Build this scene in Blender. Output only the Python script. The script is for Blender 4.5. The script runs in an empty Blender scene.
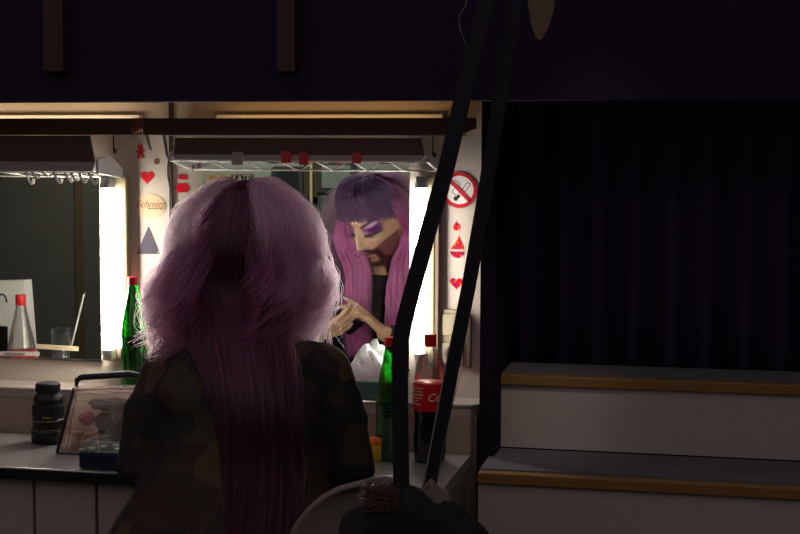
import bpy, bmesh, math, random
import numpy as np
from mathutils import Vector, Matrix, Euler
random.seed(4); rng = np.random.default_rng(7)
PI = math.pi
S = bpy.context.scene; COL = S.collection
S.cycles.diffuse_bounces = 8
S.view_settings.view_transform = 'Standard'; S.view_settings.look = 'None'
S.view_settings.gamma = 1; S.view_settings.exposure = .72; S.view_settings.use_curve_mapping = False

# ------------------------------------------------------------------ camera
FPX = 1450.0; TH = math.atan(315/FPX); PH = math.atan(112/FPX); ROLL = 0.004; EYE = 1.52
cd = bpy.data.cameras.new('camera'); cam = bpy.data.objects.new('camera', cd); COL.objects.link(cam)
S.camera = cam; cd.sensor_width = 36; cd.lens = FPX/800*36; cd.clip_start = .05
cam.location = (0, 0, EYE)
CM = Matrix.Rotation(TH, 3, 'Z') @ Matrix.Rotation(PI/2-PH, 3, 'X') @ Matrix.Rotation(ROLL, 3, 'Z')
cam.rotation_euler = CM.to_euler()
def ray(x, y): return CM @ Vector(((x-400)/FPX, (267-y)/FPX, -1))
def aY(x, y, Y):
    d = ray(x, y); return Vector((0, 0, EYE)) + d*(Y/d.y)
def aZ(x, y, Z):
    d = ray(x, y); return Vector((0, 0, EYE)) + d*((Z-EYE)/d.z)

# ------------------------------------------------------------------ materials
def lin(c):
    return tuple(((v/255)/12.92 if v/255 <= .04045 else ((v/255+.055)/1.055)**2.4) for v in c)
MATS = {}
def mat(name, rgb, rough=.6, metal=0, noise=0, scale=20, alpha=None, trans=0, emit=0, emitc=None, spec=.5, bump=0, coat=0, ior=1.45, stretch=None):
    if name in MATS: return MATS[name]
    m = bpy.data.materials.new(name); m.use_nodes = True; nt = m.node_tree; b = nt.nodes['Principled BSDF']
    c = lin(rgb) + (1,)
    b.inputs['Base Color'].default_value = c; b.inputs['Roughness'].default_value = rough
    b.inputs['Metallic'].default_value = metal; b.inputs['Specular IOR Level'].default_value = spec
    b.inputs['Transmission Weight'].default_value = trans; b.inputs['Coat Weight'].default_value = coat; b.inputs['IOR'].default_value = ior
    if alpha is not None: b.inputs['Alpha'].default_value = alpha
    if emit:
        b.inputs['Emission Color'].default_value = lin(emitc or rgb) + (1,); b.inputs['Emission Strength'].default_value = emit
    if noise or bump:
        tc = nt.nodes.new('ShaderNodeTexCoord'); n = nt.nodes.new('ShaderNodeTexNoise'); n.inputs['Scale'].default_value = scale; n.inputs['Detail'].default_value = 5
        src = tc.outputs['Object']
        if stretch:
            mp = nt.nodes.new('ShaderNodeMapping'); mp.inputs['Scale'].default_value = stretch; nt.links.new(src, mp.inputs[0]); src = mp.outputs[0]
        nt.links.new(src, n.inputs['Vector'])
        if noise:
            mx = nt.nodes.new('ShaderNodeMix'); mx.data_type = 'RGBA'
            mx.inputs[6].default_value = tuple(v*(1-noise) for v in c[:3]) + (1,); mx.inputs[7].default_value = tuple(min(1, v*(1+noise)) for v in c[:3]) + (1,)
            nt.links.new(n.outputs['Fac'], mx.inputs[0]); nt.links.new(mx.outputs[2], b.inputs['Base Color'])
        if bump:
            bp = nt.nodes.new('ShaderNodeBump'); bp.inputs['Strength'].default_value = bump; bp.inputs['Distance'].default_value = .01
            nt.links.new(n.outputs['Fac'], bp.inputs['Height']); nt.links.new(bp.outputs[0], b.inputs['Normal'])
    MATS[name] = m; return m
def hair_mat(name, c1, c2, tl=.35, rough=.35):
    m = bpy.data.materials.new(name); m.use_nodes = True; nt = m.node_tree; N = nt.nodes; L = nt.links
    b = N['Principled BSDF']; b.inputs['Roughness'].default_value = rough; b.inputs['Specular IOR Level'].default_value = .5
    at = N.new('ShaderNodeAttribute'); at.attribute_name = 'tint'
    mx = N.new('ShaderNodeMix'); mx.data_type = 'RGBA'; mx.inputs[6].default_value = lin(c1)+(1,); mx.inputs[7].default_value = lin(c2)+(1,)
    L.new(at.outputs['Fac'], mx.inputs[0]); L.new(mx.outputs[2], b.inputs['Base Color'])
    tr = N.new('ShaderNodeBsdfTranslucent'); L.new(mx.outputs[2], tr.inputs['Color'])
    ms = N.new('ShaderNodeMixShader'); ms.inputs[0].default_value = tl
    L.new(b.outputs[0], ms.inputs[1]); L.new(tr.outputs[0], ms.inputs[2]); L.new(ms.outputs[0], N['Material Output'].inputs['Surface'])
    return m
def glass_mat(name, rgb, rough=.02, mixdiff=0, shadow=True):
    m = bpy.data.materials.new(name); m.use_nodes = True; nt = m.node_tree; N = nt.nodes; L = nt.links
    N.remove(N['Principled BSDF'])
    tp = N.new('ShaderNodeBsdfTransparent'); tp.inputs['Color'].default_value = lin(rgb)+(1,)
    g = N.new('ShaderNodeBsdfGlossy'); g.inputs['Roughness'].default_value = rough
    lw = N.new('ShaderNodeLayerWeight'); lw.inputs['Blend'].default_value = .35
    ma = N.new('ShaderNodeMath'); ma.operation = 'MULTIPLY_ADD'; ma.inputs[1].default_value = .6; ma.inputs[2].default_value = .06
    L.new(lw.outputs['Fresnel'], ma.inputs[0])
    ms = N.new('ShaderNodeMixShader'); L.new(ma.outputs[0], ms.inputs[0]); L.new(tp.outputs[0], ms.inputs[1]); L.new(g.outputs[0], ms.inputs[2])
    out = ms.outputs[0]
    if mixdiff:
        d = N.new('ShaderNodeBsdfTranslucent'); d.inputs['Color'].default_value = lin(rgb)+(1,)
        m2 = N.new('ShaderNodeMixShader'); m2.inputs[0].default_value = mixdiff; L.new(out, m2.inputs[1]); L.new(d.outputs[0], m2.inputs[2]); out = m2.outputs[0]
    L.new(out, N['Material Output'].inputs['Surface']); return m

WALL = mat('wall_paint', (204, 194, 180), .45, noise=.10, scale=9)
BLACK = mat('black_paint', (30, 22, 38), .9, noise=.3, scale=30, spec=.1)
CURT = mat('black_curtain', (84, 66, 104), .95, spec=.05)
BWOOD = mat('dark_brown_wood', (84, 52, 32), .45, noise=.35, scale=12, stretch=(1, 8, 30))
DWOOD = mat('reddish_dark_wood', (62, 32, 24), .6, noise=.3, scale=10, stretch=(12, 12, 1))
TANW = mat('tan_wood_nosing', (140, 104, 58), .4, noise=.25, scale=8, stretch=(1, 20, 20))
CREAM = mat('cream_enamel', (124, 115, 90), .35)
SILV = mat('silver_metal', (190, 188, 184), .25, metal=1)
STEEL = mat('brushed_worktop', (152, 150, 147), .32, metal=.35, noise=.12, scale=30, stretch=(1, 12, 1))
EDGE = mat('polished_edge_strip', (205, 200, 195), .3, metal=.6)
LAMI = mat('brown_grey_laminate', (158, 138, 126), .5, noise=.08, scale=40)
CABM = mat('cabinet_laminate', (184, 164, 155), .5, noise=.08, scale=60)
DARKG = mat('dark_gap', (18, 14, 14), .8)
CARPET = mat('dark_grey_carpet', (112, 110, 114), .95, noise=.6, scale=500, bump=.6, spec=.1)
RISER = mat('white_riser_board', (186, 174, 168), .6, noise=.05, scale=30)
RED = mat('red_foil', (215, 22, 40), .3, noise=.35, scale=60, coat=.4)
HOLO = mat('holographic_red_foil', (228, 40, 32), .25, coat=.4)
_n = HOLO.node_tree; _v = _n.nodes.new('ShaderNodeTexVoronoi'); _v.inputs['Scale'].default_value = 160; _t = _n.nodes.new('ShaderNodeTexCoord'); _s = _n.nodes.new('ShaderNodeSeparateColor'); _r = _n.nodes.new('ShaderNodeValToRGB'); _r.color_ramp.interpolation = 'CONSTANT'
_n.links.new(_t.outputs['Object'], _v.inputs['Vector']); _n.links.new(_v.outputs['Color'], _s.inputs[0]); _n.links.new(_s.outputs[0], _r.inputs[0]); _n.links.new(_r.outputs[0], _n.nodes['Principled BSDF'].inputs['Base Color'])
_r.color_ramp.elements.new(.3); _r.color_ramp.elements.new(.6)
for _i, (_p, _c) in enumerate(((0, (214, 18, 34)), (.3, (236, 92, 30)), (.6, (178, 14, 44)), (.85, (120, 30, 90)))): _r.color_ramp.elements[_i].position = _p; _r.color_ramp.elements[_i].color = lin(_c)+(1,)
RSIGN = mat('sign_red', (190, 22, 42), .5)
WHITE = mat('white_plastic', (235, 232, 226), .4)
PAPER = mat('white_paper', (238, 234, 228), .8, noise=.04, scale=14)
BLK = mat('black_plastic', (20, 20, 22), .35)
RUB = mat('black_rubber', (26, 26, 27), .65, bump=.3, scale=300)
STRAP = mat('black_webbing', (40, 38, 44), .75, bump=.4, scale=500, spec=.2)
HOODU = mat('smoked_panel', (112, 88, 80), .3, coat=.3)
HOODL = mat('grey_metal_lip', (176, 168, 164), .35, metal=.3)
REDCAP = mat('red_cap', (205, 30, 34), .35)
REDLAB = mat('red_label', (205, 22, 34), .4)
TXTW = mat('white_print', (240, 230, 225), .5)
TXTB = mat('black_print', (22, 20, 20), .6)
GREENG = glass_mat('green_glass', (70, 200, 80))
CLEAR = glass_mat('clear_plastic', (236, 240, 238), .06)
VINYL = glass_mat('clear_vinyl', (226, 206, 200), .1, .13)
COLA = mat('cola_liquid', (28, 8, 6), .15, coat=.4)
SODA = mat('water_liquid', (10, 60, 22), .1, alpha=.5)
TAPE = mat('masking_tape', (222, 205, 165), .7)
SOCK = mat('beige_socket', (150, 140, 118), .4)
BROWNS = mat('brown_shade', (88, 72, 58), .6)
GREYM = mat('grey_metal', (150, 152, 156), .4, metal=.4)
NAVY = mat('navy_plastic', (30, 34, 62), .4)
TEAL = mat('teal_card', (70, 108, 110), .6)

# ------------------------------------------------------------------ mesh helpers
def nb(): return bmesh.new()
def setp(o, label=None, cat=None, group=None, kind=None):
    if label: o['label'] = label
    if cat: o['category'] = cat
    if group: o['group'] = group
    if kind: o['kind'] = kind
    return o
def obj(name, bm, m, parent=None, smooth=False, **k):
    me = bpy.data.meshes.new(name)
    if isinstance(bm, bmesh.types.BMesh):
        bmesh.ops.recalc_face_normals(bm, faces=bm.faces[:]); bm.to_mesh(me); bm.free()
    else: me = bm
    me.materials.clear(); me.materials.append(m)
    if smooth: me.polygons.foreach_set('use_smooth', [True]*len(me.polygons))
    o = bpy.data.objects.new(name, me); COL.objects.link(o)
    if parent:
        o.parent = parent
        w = Matrix.Translation(parent.location)
        if parent.parent: w = Matrix.Translation(parent.parent.location)
        o.matrix_parent_inverse = (Matrix.Translation(parent.location) if parent.type == 'EMPTY' else Matrix()).inverted()
    return setp(o, **k)
def thing(name, loc, label, cat, group=None):
    o = bpy.data.objects.new(name, None); COL.objects.link(o); o.location = loc; o.empty_display_size = .05
    return setp(o, label, cat, group)
def box(bm, a, b, bev=0, rot=None, piv=None):
    a, b = Vector(a), Vector(b); c = (a+b)/2; s = b-a
    r = bmesh.ops.create_cube(bm, size=1); vs = r['verts']
    for v in vs: v.co = Vector((v.co.x*s.x, v.co.y*s.y, v.co.z*s.z)) + c
    if bev:
        es = list({e for v in vs for e in v.link_edges}); q = bmesh.ops.bevel(bm, geom=es, offset=bev, segments=2, affect='EDGES', profile=.6)
        vs = list({v for f in q['faces'] for v in f.verts} | {v for v in vs if v.is_valid})
    if rot: bmesh.ops.rotate(bm, verts=vs, cent=piv or c, matrix=rot)
    return vs
def frame(t, ref=None):
    t = t.normalized(); ref = ref or Vector((0, 0, 1))
    if abs(t.dot(ref)) > .95: ref = Vector((1, 0, 0))
    u = t.cross(ref).normalized(); return u, t.cross(u).normalized()
def tube(bm, pts, r, n=10, caps=True, flat=None, ref=None):
    pts = [Vector(p) for p in pts]; rings = []
    rr = r if isinstance(r, (list, tuple)) else [r]*len(pts)
    u0 = None
    for i, p in enumerate(pts):
        t = (pts[min(i+1, len(pts)-1)] - pts[max(i-1, 0)])
        if u0 is None or ref: u, w = frame(t, ref)
        else:
            t = t.normalized(); u = (u0 - t*u0.dot(t)).normalized(); w = t.cross(u)
        u0 = u; k = flat or 1
        rings.append([bm.verts.new(p + (u*math.cos(a)*rr[i] + w*math.sin(a)*rr[i]*k)) for a in [2*PI*j/n for j in range(n)]])
    for a, b in zip(rings, rings[1:]):
        for j in range(n): bm.faces.new((a[j], a[(j+1) % n], b[(j+1) % n], b[j]))
    if caps: bm.faces.new(rings[0][::-1]); bm.faces.new(rings[-1])
def lathe(bm, prof, c, n=32, axis='Z'):
    rings = []
    for r, z in prof:
        ring = []
        for j in range(n):
            a = 2*PI*j/n; x, y = r*math.cos(a), r*math.sin(a)
            p = Vector((x, y, z)) if axis == 'Z' else Vector((x, z, y))
            ring.append(bm.verts.new(p + Vector(c)))
        rings.append(ring)
    for a, b in zip(rings, rings[1:]):
        for j in range(n): bm.faces.new((a[j], a[(j+1) % n], b[(j+1) % n], b[j]))
    bm.faces.new(rings[0][::-1]); bm.faces.new(rings[-1])
def prism(bm, poly, y0, y1):     # poly of (x,z), extruded along Y
    a = [bm.verts.new((x, y0, z)) for x, z in poly]; b = [bm.verts.new((x, y1, z)) for x, z in poly]
    n = len(poly); bm.faces.new(a[::-1]); bm.faces.new(b)
    for j in range(n): bm.faces.new((a[j], a[(j+1) % n], b[(j+1) % n], b[j]))
def ring_prism(bm, c, ro, ri, y0, y1, n=48):
    R = []
    for r, y in ((ro, y0), (ri, y0), (ri, y1), (ro, y1)):
        R.append([bm.verts.new((c[0]+r*math.cos(2*PI*j/n), y, c[1]+r*math.sin(2*PI*j/n))) for j in range(n)])
    for a, b in zip(R, R[1:]+R[:1]):
        for j in range(n): bm.faces.new((a[j], a[(j+1) % n], b[(j+1) % n], b[j]))
def blob(bm, c, r, sub=3, amp=0, fr=8, rot=None):
    q = bmesh.ops.create_icosphere(bm, subdivisions=sub, radius=1)
    from mathutils import noise
    for v in q['verts']:
        d = 1 + amp*noise.noise(v.co*fr/4 + Vector(c)*7)
        p = Vector((v.co.x*r[0]*d, v.co.y*r[1]*d, v.co.z*r[2]*d))
        if rot: p = rot @ p
        v.co = p + Vector(c)
def text_bm(txt, size, origin, y, shear=0, thick=.0004, xs=1, spacing=1):
    cu = bpy.data.curves.new('lettering', 'FONT'); cu.body = txt; cu.size = size; cu.shear = shear; cu.space_character = spacing; cu.extrude = thick; cu.align_x = 'CENTER'; cu.align_y = 'CENTER'
    o = bpy.data.objects.new('lettering', cu); COL.objects.link(o)
    bpy.context.view_layer.update()
    me = bpy.data.meshes.new_from_object(o.evaluated_get(bpy.context.evaluated_depsgraph_get()))
    bpy.data.objects.remove(o); bpy.data.curves.remove(cu)
    bm = nb(); bm.from_mesh(me); bpy.data.meshes.remove(me)
    for v in bm.verts: v.co = Vector((origin[0] + v.co.x*xs, y - v.co.z, origin[1] + v.co.y))
    return bm
def wrap(bm, c, r):              # bend a flat lettering (built around x=0 at y=0) onto a cylinder facing the camera side
    for v in bm.verts:
        a = v.co.x/r; v.co = Vector((c[0] + (r-v.co.y)*math.sin(a), c[1] - (r-v.co.y)*math.cos(a), v.co.z))
    return bm
def rem(bm, voxel, smooth=3):
    me = bpy.data.meshes.new('tmp'); bm.to_mesh(me); bm.free()
    o = bpy.data.objects.new('tmp', me); COL.objects.link(o)
    m = o.modifiers.new('r', 'REMESH'); m.mode = 'VOXEL'; m.voxel_size = voxel
    s = o.modifiers.new('s', 'SMOOTH'); s.factor = .5; s.iterations = smooth
    bpy.context.view_layer.update()
    out = bpy.data.meshes.new_from_object(o.evaluated_get(bpy.context.evaluated_depsgraph_get()))
    bpy.data.objects.remove(o); return out

YW = 3.72     # the back wall of the booth
# ------------------------------------------------------------------ setting
def struct(name, a, b, m): 
    bm = nb(); box(bm, a, b); return obj(name, bm, m, kind='structure')
struct('floor', (-5.2, -1, -.05), (2.5, 4.2, 0), mat('dark_floor', (40, 36, 36), .6, noise=.2, scale=4))
struct('ceiling', (-.9, 2.5, 2.9), (.6, 3.1, 2.95), BLACK)   # the one ceiling strip the straps hang from
struct('wall_back', (-5.2, YW, 0), (-.574, YW+.06, 1.8), WALL)
struct('wall_right', (2.45, -1, 0), (2.5, 4.2, 2.9), BLACK)
struct('wall_left', (-5.2, -1, 0), (-5.15, 3.72, 2.9), mat('left_wall_paint', (60, 56, 54), .8))
struct('wall_front', (-5.2, -1, 0), (2.5, -.95, 2.9), mat('rear_wall_paint', (150, 158, 146), .8, noise=.1, scale=3))
zf = aY(300, 101, 3.30).z
struct('wall_upper', (-5.15, 3.30, zf), (2.44, 3.36, 2.9), mat('black_fascia', (44, 33, 54), .85, noise=.2, scale=20, spec=.15))
struct('ceiling_booth', (-5.15, 3.36, 1.74), (-.574, YW, 1.76), mat('booth_lining', (120, 100, 75), .7))
# dark post between booth and steps
px0 = aY(481, 210, 3.55).x
struct('trim_1', (px0, 3.55, 0), (-.528, 3.76, 2.9), BLACK)
# far wall right of the post, black, with pleated curtain in front
struct('wall_stage', (-1.2, 3.94, 0), (2.45, 4.0, 2.9), BLACK)
bm = nb(); P = []
for i in range(241):
    x = -.95 + i*3.3/240; P.append((x, 3.895 + .022*math.sin(i*.9) + .01*math.sin(i*.37)))
for (x, y) in P: pass
vs = [[bm.verts.new((x, y, z)) for x, y in P] for z in (.96, 2.88)] + [[bm.verts.new((x, y+.004, z)) for x, y in P] for z in (2.88, .96)]
for a, b in zip(vs, vs[1:]+vs[:1]):
    for j in range(len(P)-1): bm.faces.new((a[j], a[j+1], b[j+1], b[j]))
obj('stage_curtain', bm, CURT, label='black pleated curtain hanging behind the steps', cat='curtain', smooth=True)
# wooden uprights on the fascia
for (x0, x1) in ((47, 67), (279, 297)):
    p = aY(x0, 72, 3.29); q = aY(x1, 72, 3.29)
    bm = nb(); box(bm, (p.x, 3.27, p.z), (q.x, 3.30, 2.88), .002)
    obj('wooden_post', bm, DWOOD, label='faint reddish wooden upright at the left edge above the booth' if x0 < 100 else 'faint reddish wooden upright above the middle of the booth, over the seated person', cat='post')
# seam strip in back wall
p = aY(169, 101, YW); q = aY(172.5, 101, YW)
struct('trim_2', (p.x, YW-.004, .90), (q.x, YW+.001, 1.74), mat('seam_brown', (60, 42, 24), .6))

# ------------------------------------------------------------------ counter, shelf, riser, cabinets
CZ, SZ = .76, .885
t = thing('worktop', (-2, 3.4, CZ), 'grey steel worktop of the make-up booth with a bright front edge', 'counter')
bm = nb(); box(bm, (-4.6, 3.20, CZ-.03), (-.595, 3.60, CZ), .002); obj('slab', bm, STEEL, t)
bm = nb(); box(bm, (-4.6, 3.1965, CZ-.03), (-.5952, 3.1999, CZ-.006)); obj('front_band', bm, DARKG, t)
bm = nb(); tube(bm, [(-4.6, 3.2, CZ-.003), (-.5955, 3.2, CZ-.003)], .0030, 12); obj('edge_strip', bm, EDGE, t, True)
bm = nb(); box(bm, (-4.6, 3.60, CZ), (-.595, 3.605, CZ+.012)); box(bm, (-4.6, 3.604, CZ+.012), (-.595, 3.612, SZ-.03)); obj('upstand', bm, LAMI, t)
t = thing('wall_shelf', (-2, 3.66, SZ), 'narrow raised shelf under the mirrors with a bright metal edge', 'shelf')
bm = nb()
prism_pts = [(-4.6, 3.612), (-.597, 3.612), (-.578, 3.64), (-.578, 3.719), (-4.6, 3.719)]
lo = [bm.verts.new((x, y, SZ-.028)) for x, y in prism_pts]; hi = [bm.verts.new((x, y, SZ)) for x, y in prism_pts]
bm.faces.new(lo); bm.faces.new(hi)
for j in range(5): bm.faces.new((lo[j], lo[(j+1) % 5], hi[(j+1) % 5], hi[j]))
obj('board', bm, mat('shelf_laminate', (170, 160, 152), .35), t)
bm = nb(); tube(bm, [(-4.6, 3.612, SZ-.0035), (-.597, 3.612, SZ-.0035)], .0045, 12); obj('edge_strip', bm, EDGE, t, True)
bm = nb(); box(bm, (-4.6, 3.6125, CZ-.2), (-.583, 3.64, SZ-.028)); struct_o = obj('trim_3', bm, LAMI, kind='structure')
def cabinet(x0, x1, lab):
    t = thing('base_cabinet', ((x0+x1)/2, 3.4, 0), lab, 'cabinet', 'base cabinets under the worktop')
    bm = nb(); box(bm, (x0+.001, 3.245, .08), (x1-.001, 3.58, CZ-.031)); obj('body', bm, DARKG, t)
    bm = nb(); box(bm, (x0+.004, 3.225, .09), (x1-.004, 3.244, CZ-.034), .002); d = obj('door', bm, CABM, t)
    bm = nb(); box(bm, (x0+.02, 3.26, 0), (x1-.02, 3.5, .08)); obj('plinth', bm, DARKG, t)
s1 = aY(34, 500, 3.225).x; s2 = aY(96.5, 500, 3.225).x; w = s2-s1
cabinet(s2, s2+.2, 'brown grey base cabinet under the worktop, nearest the seated person')
cabinet(s1, s2, 'brown grey base cabinet under the worktop, between the two dark seams')
cabinet(s1-.42, s1, 'brown grey base cabinet under the worktop at the left edge of the photo')
bm = nb(); box(bm, (-.640, 3.215, 0), (-.600, 3.58, CZ-.031), .001)
obj('end_panel', bm, mat('end_panel_laminate', (120, 112, 98), .55), label='grey brown end panel holding up the right end of the worktop', cat='panel')

# ------------------------------------------------------------------ steps
def step(xa, y0, z, y1, zb, lab):
    t = thing('stage_step', (.9, (y0+y1)/2, zb), lab, 'step', 'carpeted steps right of the booth')
    bm = nb(); box(bm, (xa, y0+.012, zb), (2.4, y0+.03, z-.026)); obj('riser', bm, RISER, t)
    bm = nb(); box(bm, (xa, y0, z-.026), (2.4, y0+.035, z), .003); obj('nosing', bm, TANW, t)
    bm = nb(); box(bm, (xa, y0+.035, z-.024), (2.4, y1, z+.003)); obj('tread', bm, CARPET, t)
    bm = nb(); box(bm, (xa, y0+.03, zb), (xa+.02, y1, z-.025)); obj('side', bm, RISER, t)
step(-.541, 3.37, .766, 3.66, 0, 'lower white step with wooden nosing and dark carpet, beside the worktop')
step(-.528, 3.65, .961, 3.862, .772, 'upper white step with wooden nosing and dark carpet, in front of the black curtain')

# ------------------------------------------------------------------ mirrors
MIRR = bpy.data.materials.new('mirror_silver'); MIRR.use_nodes = True
b = MIRR.node_tree.nodes['Principled BSDF']; b.inputs['Base Color'].default_value = (.80, .84, .82, 1); b.inputs['Metallic'].default_value = 1; b.inputs['Roughness'].default_value = 0.0
def mirror(x0, x1, z0, z1, lab):
    t = thing('wall_mirror', ((x0+x1)/2, YW, z0), lab, 'mirror')
    bm = nb(); box(bm, (x0, YW-.006, z0), (x1, YW-.001, z1)); obj('glass', bm, MIRR, t)
    bm = nb(); box(bm, (x0-.003, YW-.009, z0-.006), (x1+.003, YW-.0005, z0)); obj('bottom_rail', bm, SILV, t)
mz = aY(101, 359.5, YW).z
xr = aY(410, 250, YW).x; xl2 = aY(203, 172, YW).x; xl1 = aY(101, 250, YW).x
mirror(xl2, xr, mz+.005, 1.50, 'right wall mirror showing the made-up face of the person in the wig')
mirror(-3.0, xl1, mz, 1.50, 'left wall mirror showing a dark room and a red-capped bottle')

# vertical fluorescent lamps
TUBEL = mat('tube_glow', (255, 250, 244), .5, emit=38, emitc=(255, 246, 234)); TUBER = mat('tube_glow_dim', (255, 250, 244), .5, emit=17, emitc=(255, 248, 240))  # right tube set weaker so the wall strip beside it stays darker
def vlamp(px, pyt, pyb, wd, lab, TUBE):
    p = aY(px, pyt, 3.67); q = aY(px, pyb, 3.67); x = p.x; zt, zb = p.z, q.z
    t = thing('fluorescent_lamp', (x, YW, zb-.03), lab, 'lamp', 'vertical tube lamps beside the mirrors')
    bm = nb(); box(bm, (x-.008, YW-.028, zb-.03), (x+wd, YW-.0008, zt+.03), .004); obj('batten', bm, CREAM, t)
    bm = nb(); tube(bm, [(x, 3.666, zb), (x, 3.666, zt)], .0135, 20); obj('glass_tube', bm, TUBE, t, True)
    for z, s in ((zb, -1), (zt, 1)):
        bm = nb(); tube(bm, [(x, 3.660, z), (x, 3.660, z+s*.014)], .0150, 16); box(bm, (x-.012, 3.655, min(z, z+s*.03)), (x+.012, 3.694, max(z, z+s*.03)), .002); obj('lamp_holder', bm, GREYM if s > 0 else WHITE, t)
    for k in (.2, .35, .7):
        bm = nb(); tube(bm, [(x+wd-.011, YW-.0295, zb+(zt-zb)*k), (x+wd-.011, YW-.027, zb+(zt-zb)*k)], .003, 10); obj('screw', bm, mat('rust', (120, 60, 45), .6), t)
vlamp(107, 188, 349, .046, 'glowing vertical fluorescent tube on a cream batten, right of the left mirror', TUBEL)
vlamp(421.5, 188, 353, .030, 'glowing vertical fluorescent tube behind the cola bottle, right of the right mirror', TUBER)

# ------------------------------------------------------------------ valance and the hidden uplight
def valance(x0, x1, lab, notch=False):
    a = aY(x0, 118, 3.50); b = aY(x1, 118, 3.50); z1 = aY(300, 118, 3.5).z; z0 = aY(300, 135, 3.5).z
    bm = nb()
    if notch: poly = [(a.x, z0), (aY(459, 135, 3.5).x, z0), (b.x, z0+.016), (b.x, z1), (a.x, z1)]
    else: poly = [(a.x, z0), (b.x, z0), (b.x, z1), (a.x, z1)]
    prism(bm, poly, 3.50, 3.525)
    box(bm, (a.x, 3.525, z0+.002), (b.x-.06, YW, z0+.012))
    obj('valance_board', bm, BWOOD, label=lab, cat='board')
valance(-160, 131, 'dark brown wooden valance board across the top of the left mirror')
valance(143, 475, 'dark brown wooden valance board across the top of the right mirror, with a notched end', True)
WARM = mat('warm_tube_glow', (255, 205, 150), .5, emit=2.2, emitc=(255, 200, 135))
WARML = mat('pale_tube_glow', (255, 225, 190), .5, emit=5, emitc=(255, 222, 182))
for x0, x1, m, lab in ((-160, 122, WARML, 'horizontal fluorescent tube lying on top of the left valance board'), (208, 432, WARM, 'dim warm fluorescent tube lying on top of the right valance board')):
    a = aY(x0, 116, 3.6); b = aY(x1, 116, 3.6); zc = aY(300, 118, 3.5).z - .016
    t = thing('uplight', ((a.x+b.x)/2, 3.6, zc-.02), lab, 'lamp')
    bm = nb(); tube(bm, [(a.x, 3.62, zc), (b.x, 3.62, zc)], .011, 14); obj('glass_tube', bm, m, t, True)
    bm = nb(); box(bm, (a.x-.03, 3.61, zc-.0135), (b.x+.03, 3.64, zc-.0115)); obj('batten', bm, CREAM, t)
    zl = aY(300, 114.6, 3.69).z; bm = nb(); box(bm, (a.x-.01, 3.69, zl-.03), (b.x+.01, YW-.001, zl), .001); obj('ledge', bm, WHITE, t)
    for x, s in ((a.x, -1), (b.x, 1)):
        bm = nb(); tube(bm, [(x, 3.62, zc), (x+s*.03, 3.62, zc)], .013, 12); obj('lamp_holder', bm, mat('brown_holder', (70, 55, 45), .5), t)
# metal brackets
for px, y0, y1, lab in ((147.5, 134, 150, 'small grey metal strap hanging right of the gap in the valance'), (164.5, 134, 158, 'longer grey metal strap hanging beside the wall seam'), (131, 130, 138, 'tiny grey clip under the left valance end')):
    a = aY(px-2.5, y0, 3.53); b = aY(px+3, y1, 3.53); bm = nb()
    prism(bm, [(a.x, a.z), (a.x+.008, a.z), (b.x+.003, b.z), (b.x-.004, b.z+.004)], 3.53, 3.534); box(bm, (a.x, 3.5255, a.z-.002), (a.x+.008, YW, a.z+.004))
    obj('metal_strap', bm, GREYM, label=lab, cat='bracket')
bm = nb(); 
for k in range(5):
    a = aY(131.5+k*2.4, 118, 3.53); b = aY(133+k*2.4, 133-k, 3.53); box(bm, (a.x, 3.53, b.z), (b.x, 3.56, a.z), .001)
obj('wood_offcut', bm, mat('pale_wood', (150, 110, 70), .6), label='short pale wood slats in the gap between the two valance boards', cat='wood')

# ------------------------------------------------------------------ hoods with wire racks under the valance
WIRE = mat('white_wire', (228, 224, 216), .35)
def hood(pxa, pxb, yt, ym, yb, yrear, endb, lab, yf=3.54):
    zt, zm, zb = (aY(300, v, yf).z for v in (yt, ym, yb)); zr = aY(300, yrear, 3.70).z
    xa = aY(pxa, yb, yf).x; xb = aY(pxb, yb, yf).x
    t = thing('lamp_hood', ((xa+xb)/2, 3.6, zb), lab, 'rack')
    bm = nb(); prism(bm, [(xa+.004, zm), (xb-.004, zm), (xb-.012, zt), (xa+.012, zt)], yf, yf+.006)
    bmesh.ops.rotate(bm, verts=bm.verts[:], cent=(0, yf, zm), matrix=Matrix.Rotation(.12, 3, 'X')); obj('smoked_panel', bm, HOODU, t)
    bm = nb(); prism(bm, [(xa+.01, zb), (xb-.01, zb), (xb, zm), (xa, zm)], yf-.003, yf+.008); obj('grey_lip', bm, HOODL, t)
    bm = nb(); tube(bm, [(xa, yf, zb-.003), (xb, yf, zb-.003)], .0022, 8); obj('front_rod', bm, WIRE, t, True)
    bm = nb(); tube(bm, [(xa+.006, 3.69, zr), (xb+.0, 3.69, zr)], .0028, 8); obj('rear_rod', bm, WIRE, t, True)
    n = max(3, int((xb-xa)/.085)); 
    for k in range(n+1):
        x = xa+(xb-xa)*k/n; bm = nb(); tube(bm, [(x, yf, zb-.003), (x+.004, 3.69, zr)], .0016, 6); obj('cross_wire', bm, WIRE, t, True)
    for x, s in ((xa, 1), (xb, -1)):
        bm = nb()
        q = [(yf, zb-.004), (yf-.002, zm+.006), (3.62, zm+.018), (3.70, zr+.02), (3.70, zr-.004)]
        A = [bm.verts.new((x, y, z)) for y, z in q]; B = [bm.verts.new((x-s*.007, y, z)) for y, z in q]
        bm.faces.new(A); bm.faces.new(B[::-1])
        for j in range(5): bm.faces.new((A[j], A[(j+1) % 5], B[(j+1) % 5], B[j]))
        obj('end_bracket', bm, mat('pale_bracket', (196, 196, 198), .35), t)
        bm = nb(); box(bm, (x-.004, 3.69, zr), (x+.004, YW, zr+.012)); obj('wall_fixing', bm, GREYM, t)
    return t, xa, xb, zb, zm, zt, zr
HR = hood(172, 426, 138, 155, 160, 170, 0, 'dark lamp hood with a white wire rack above the right mirror')
HL = hood(-150, 96, 136, 163, 173, 178, 0, 'dark lamp hood with a grey lip above the left mirror')
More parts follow.
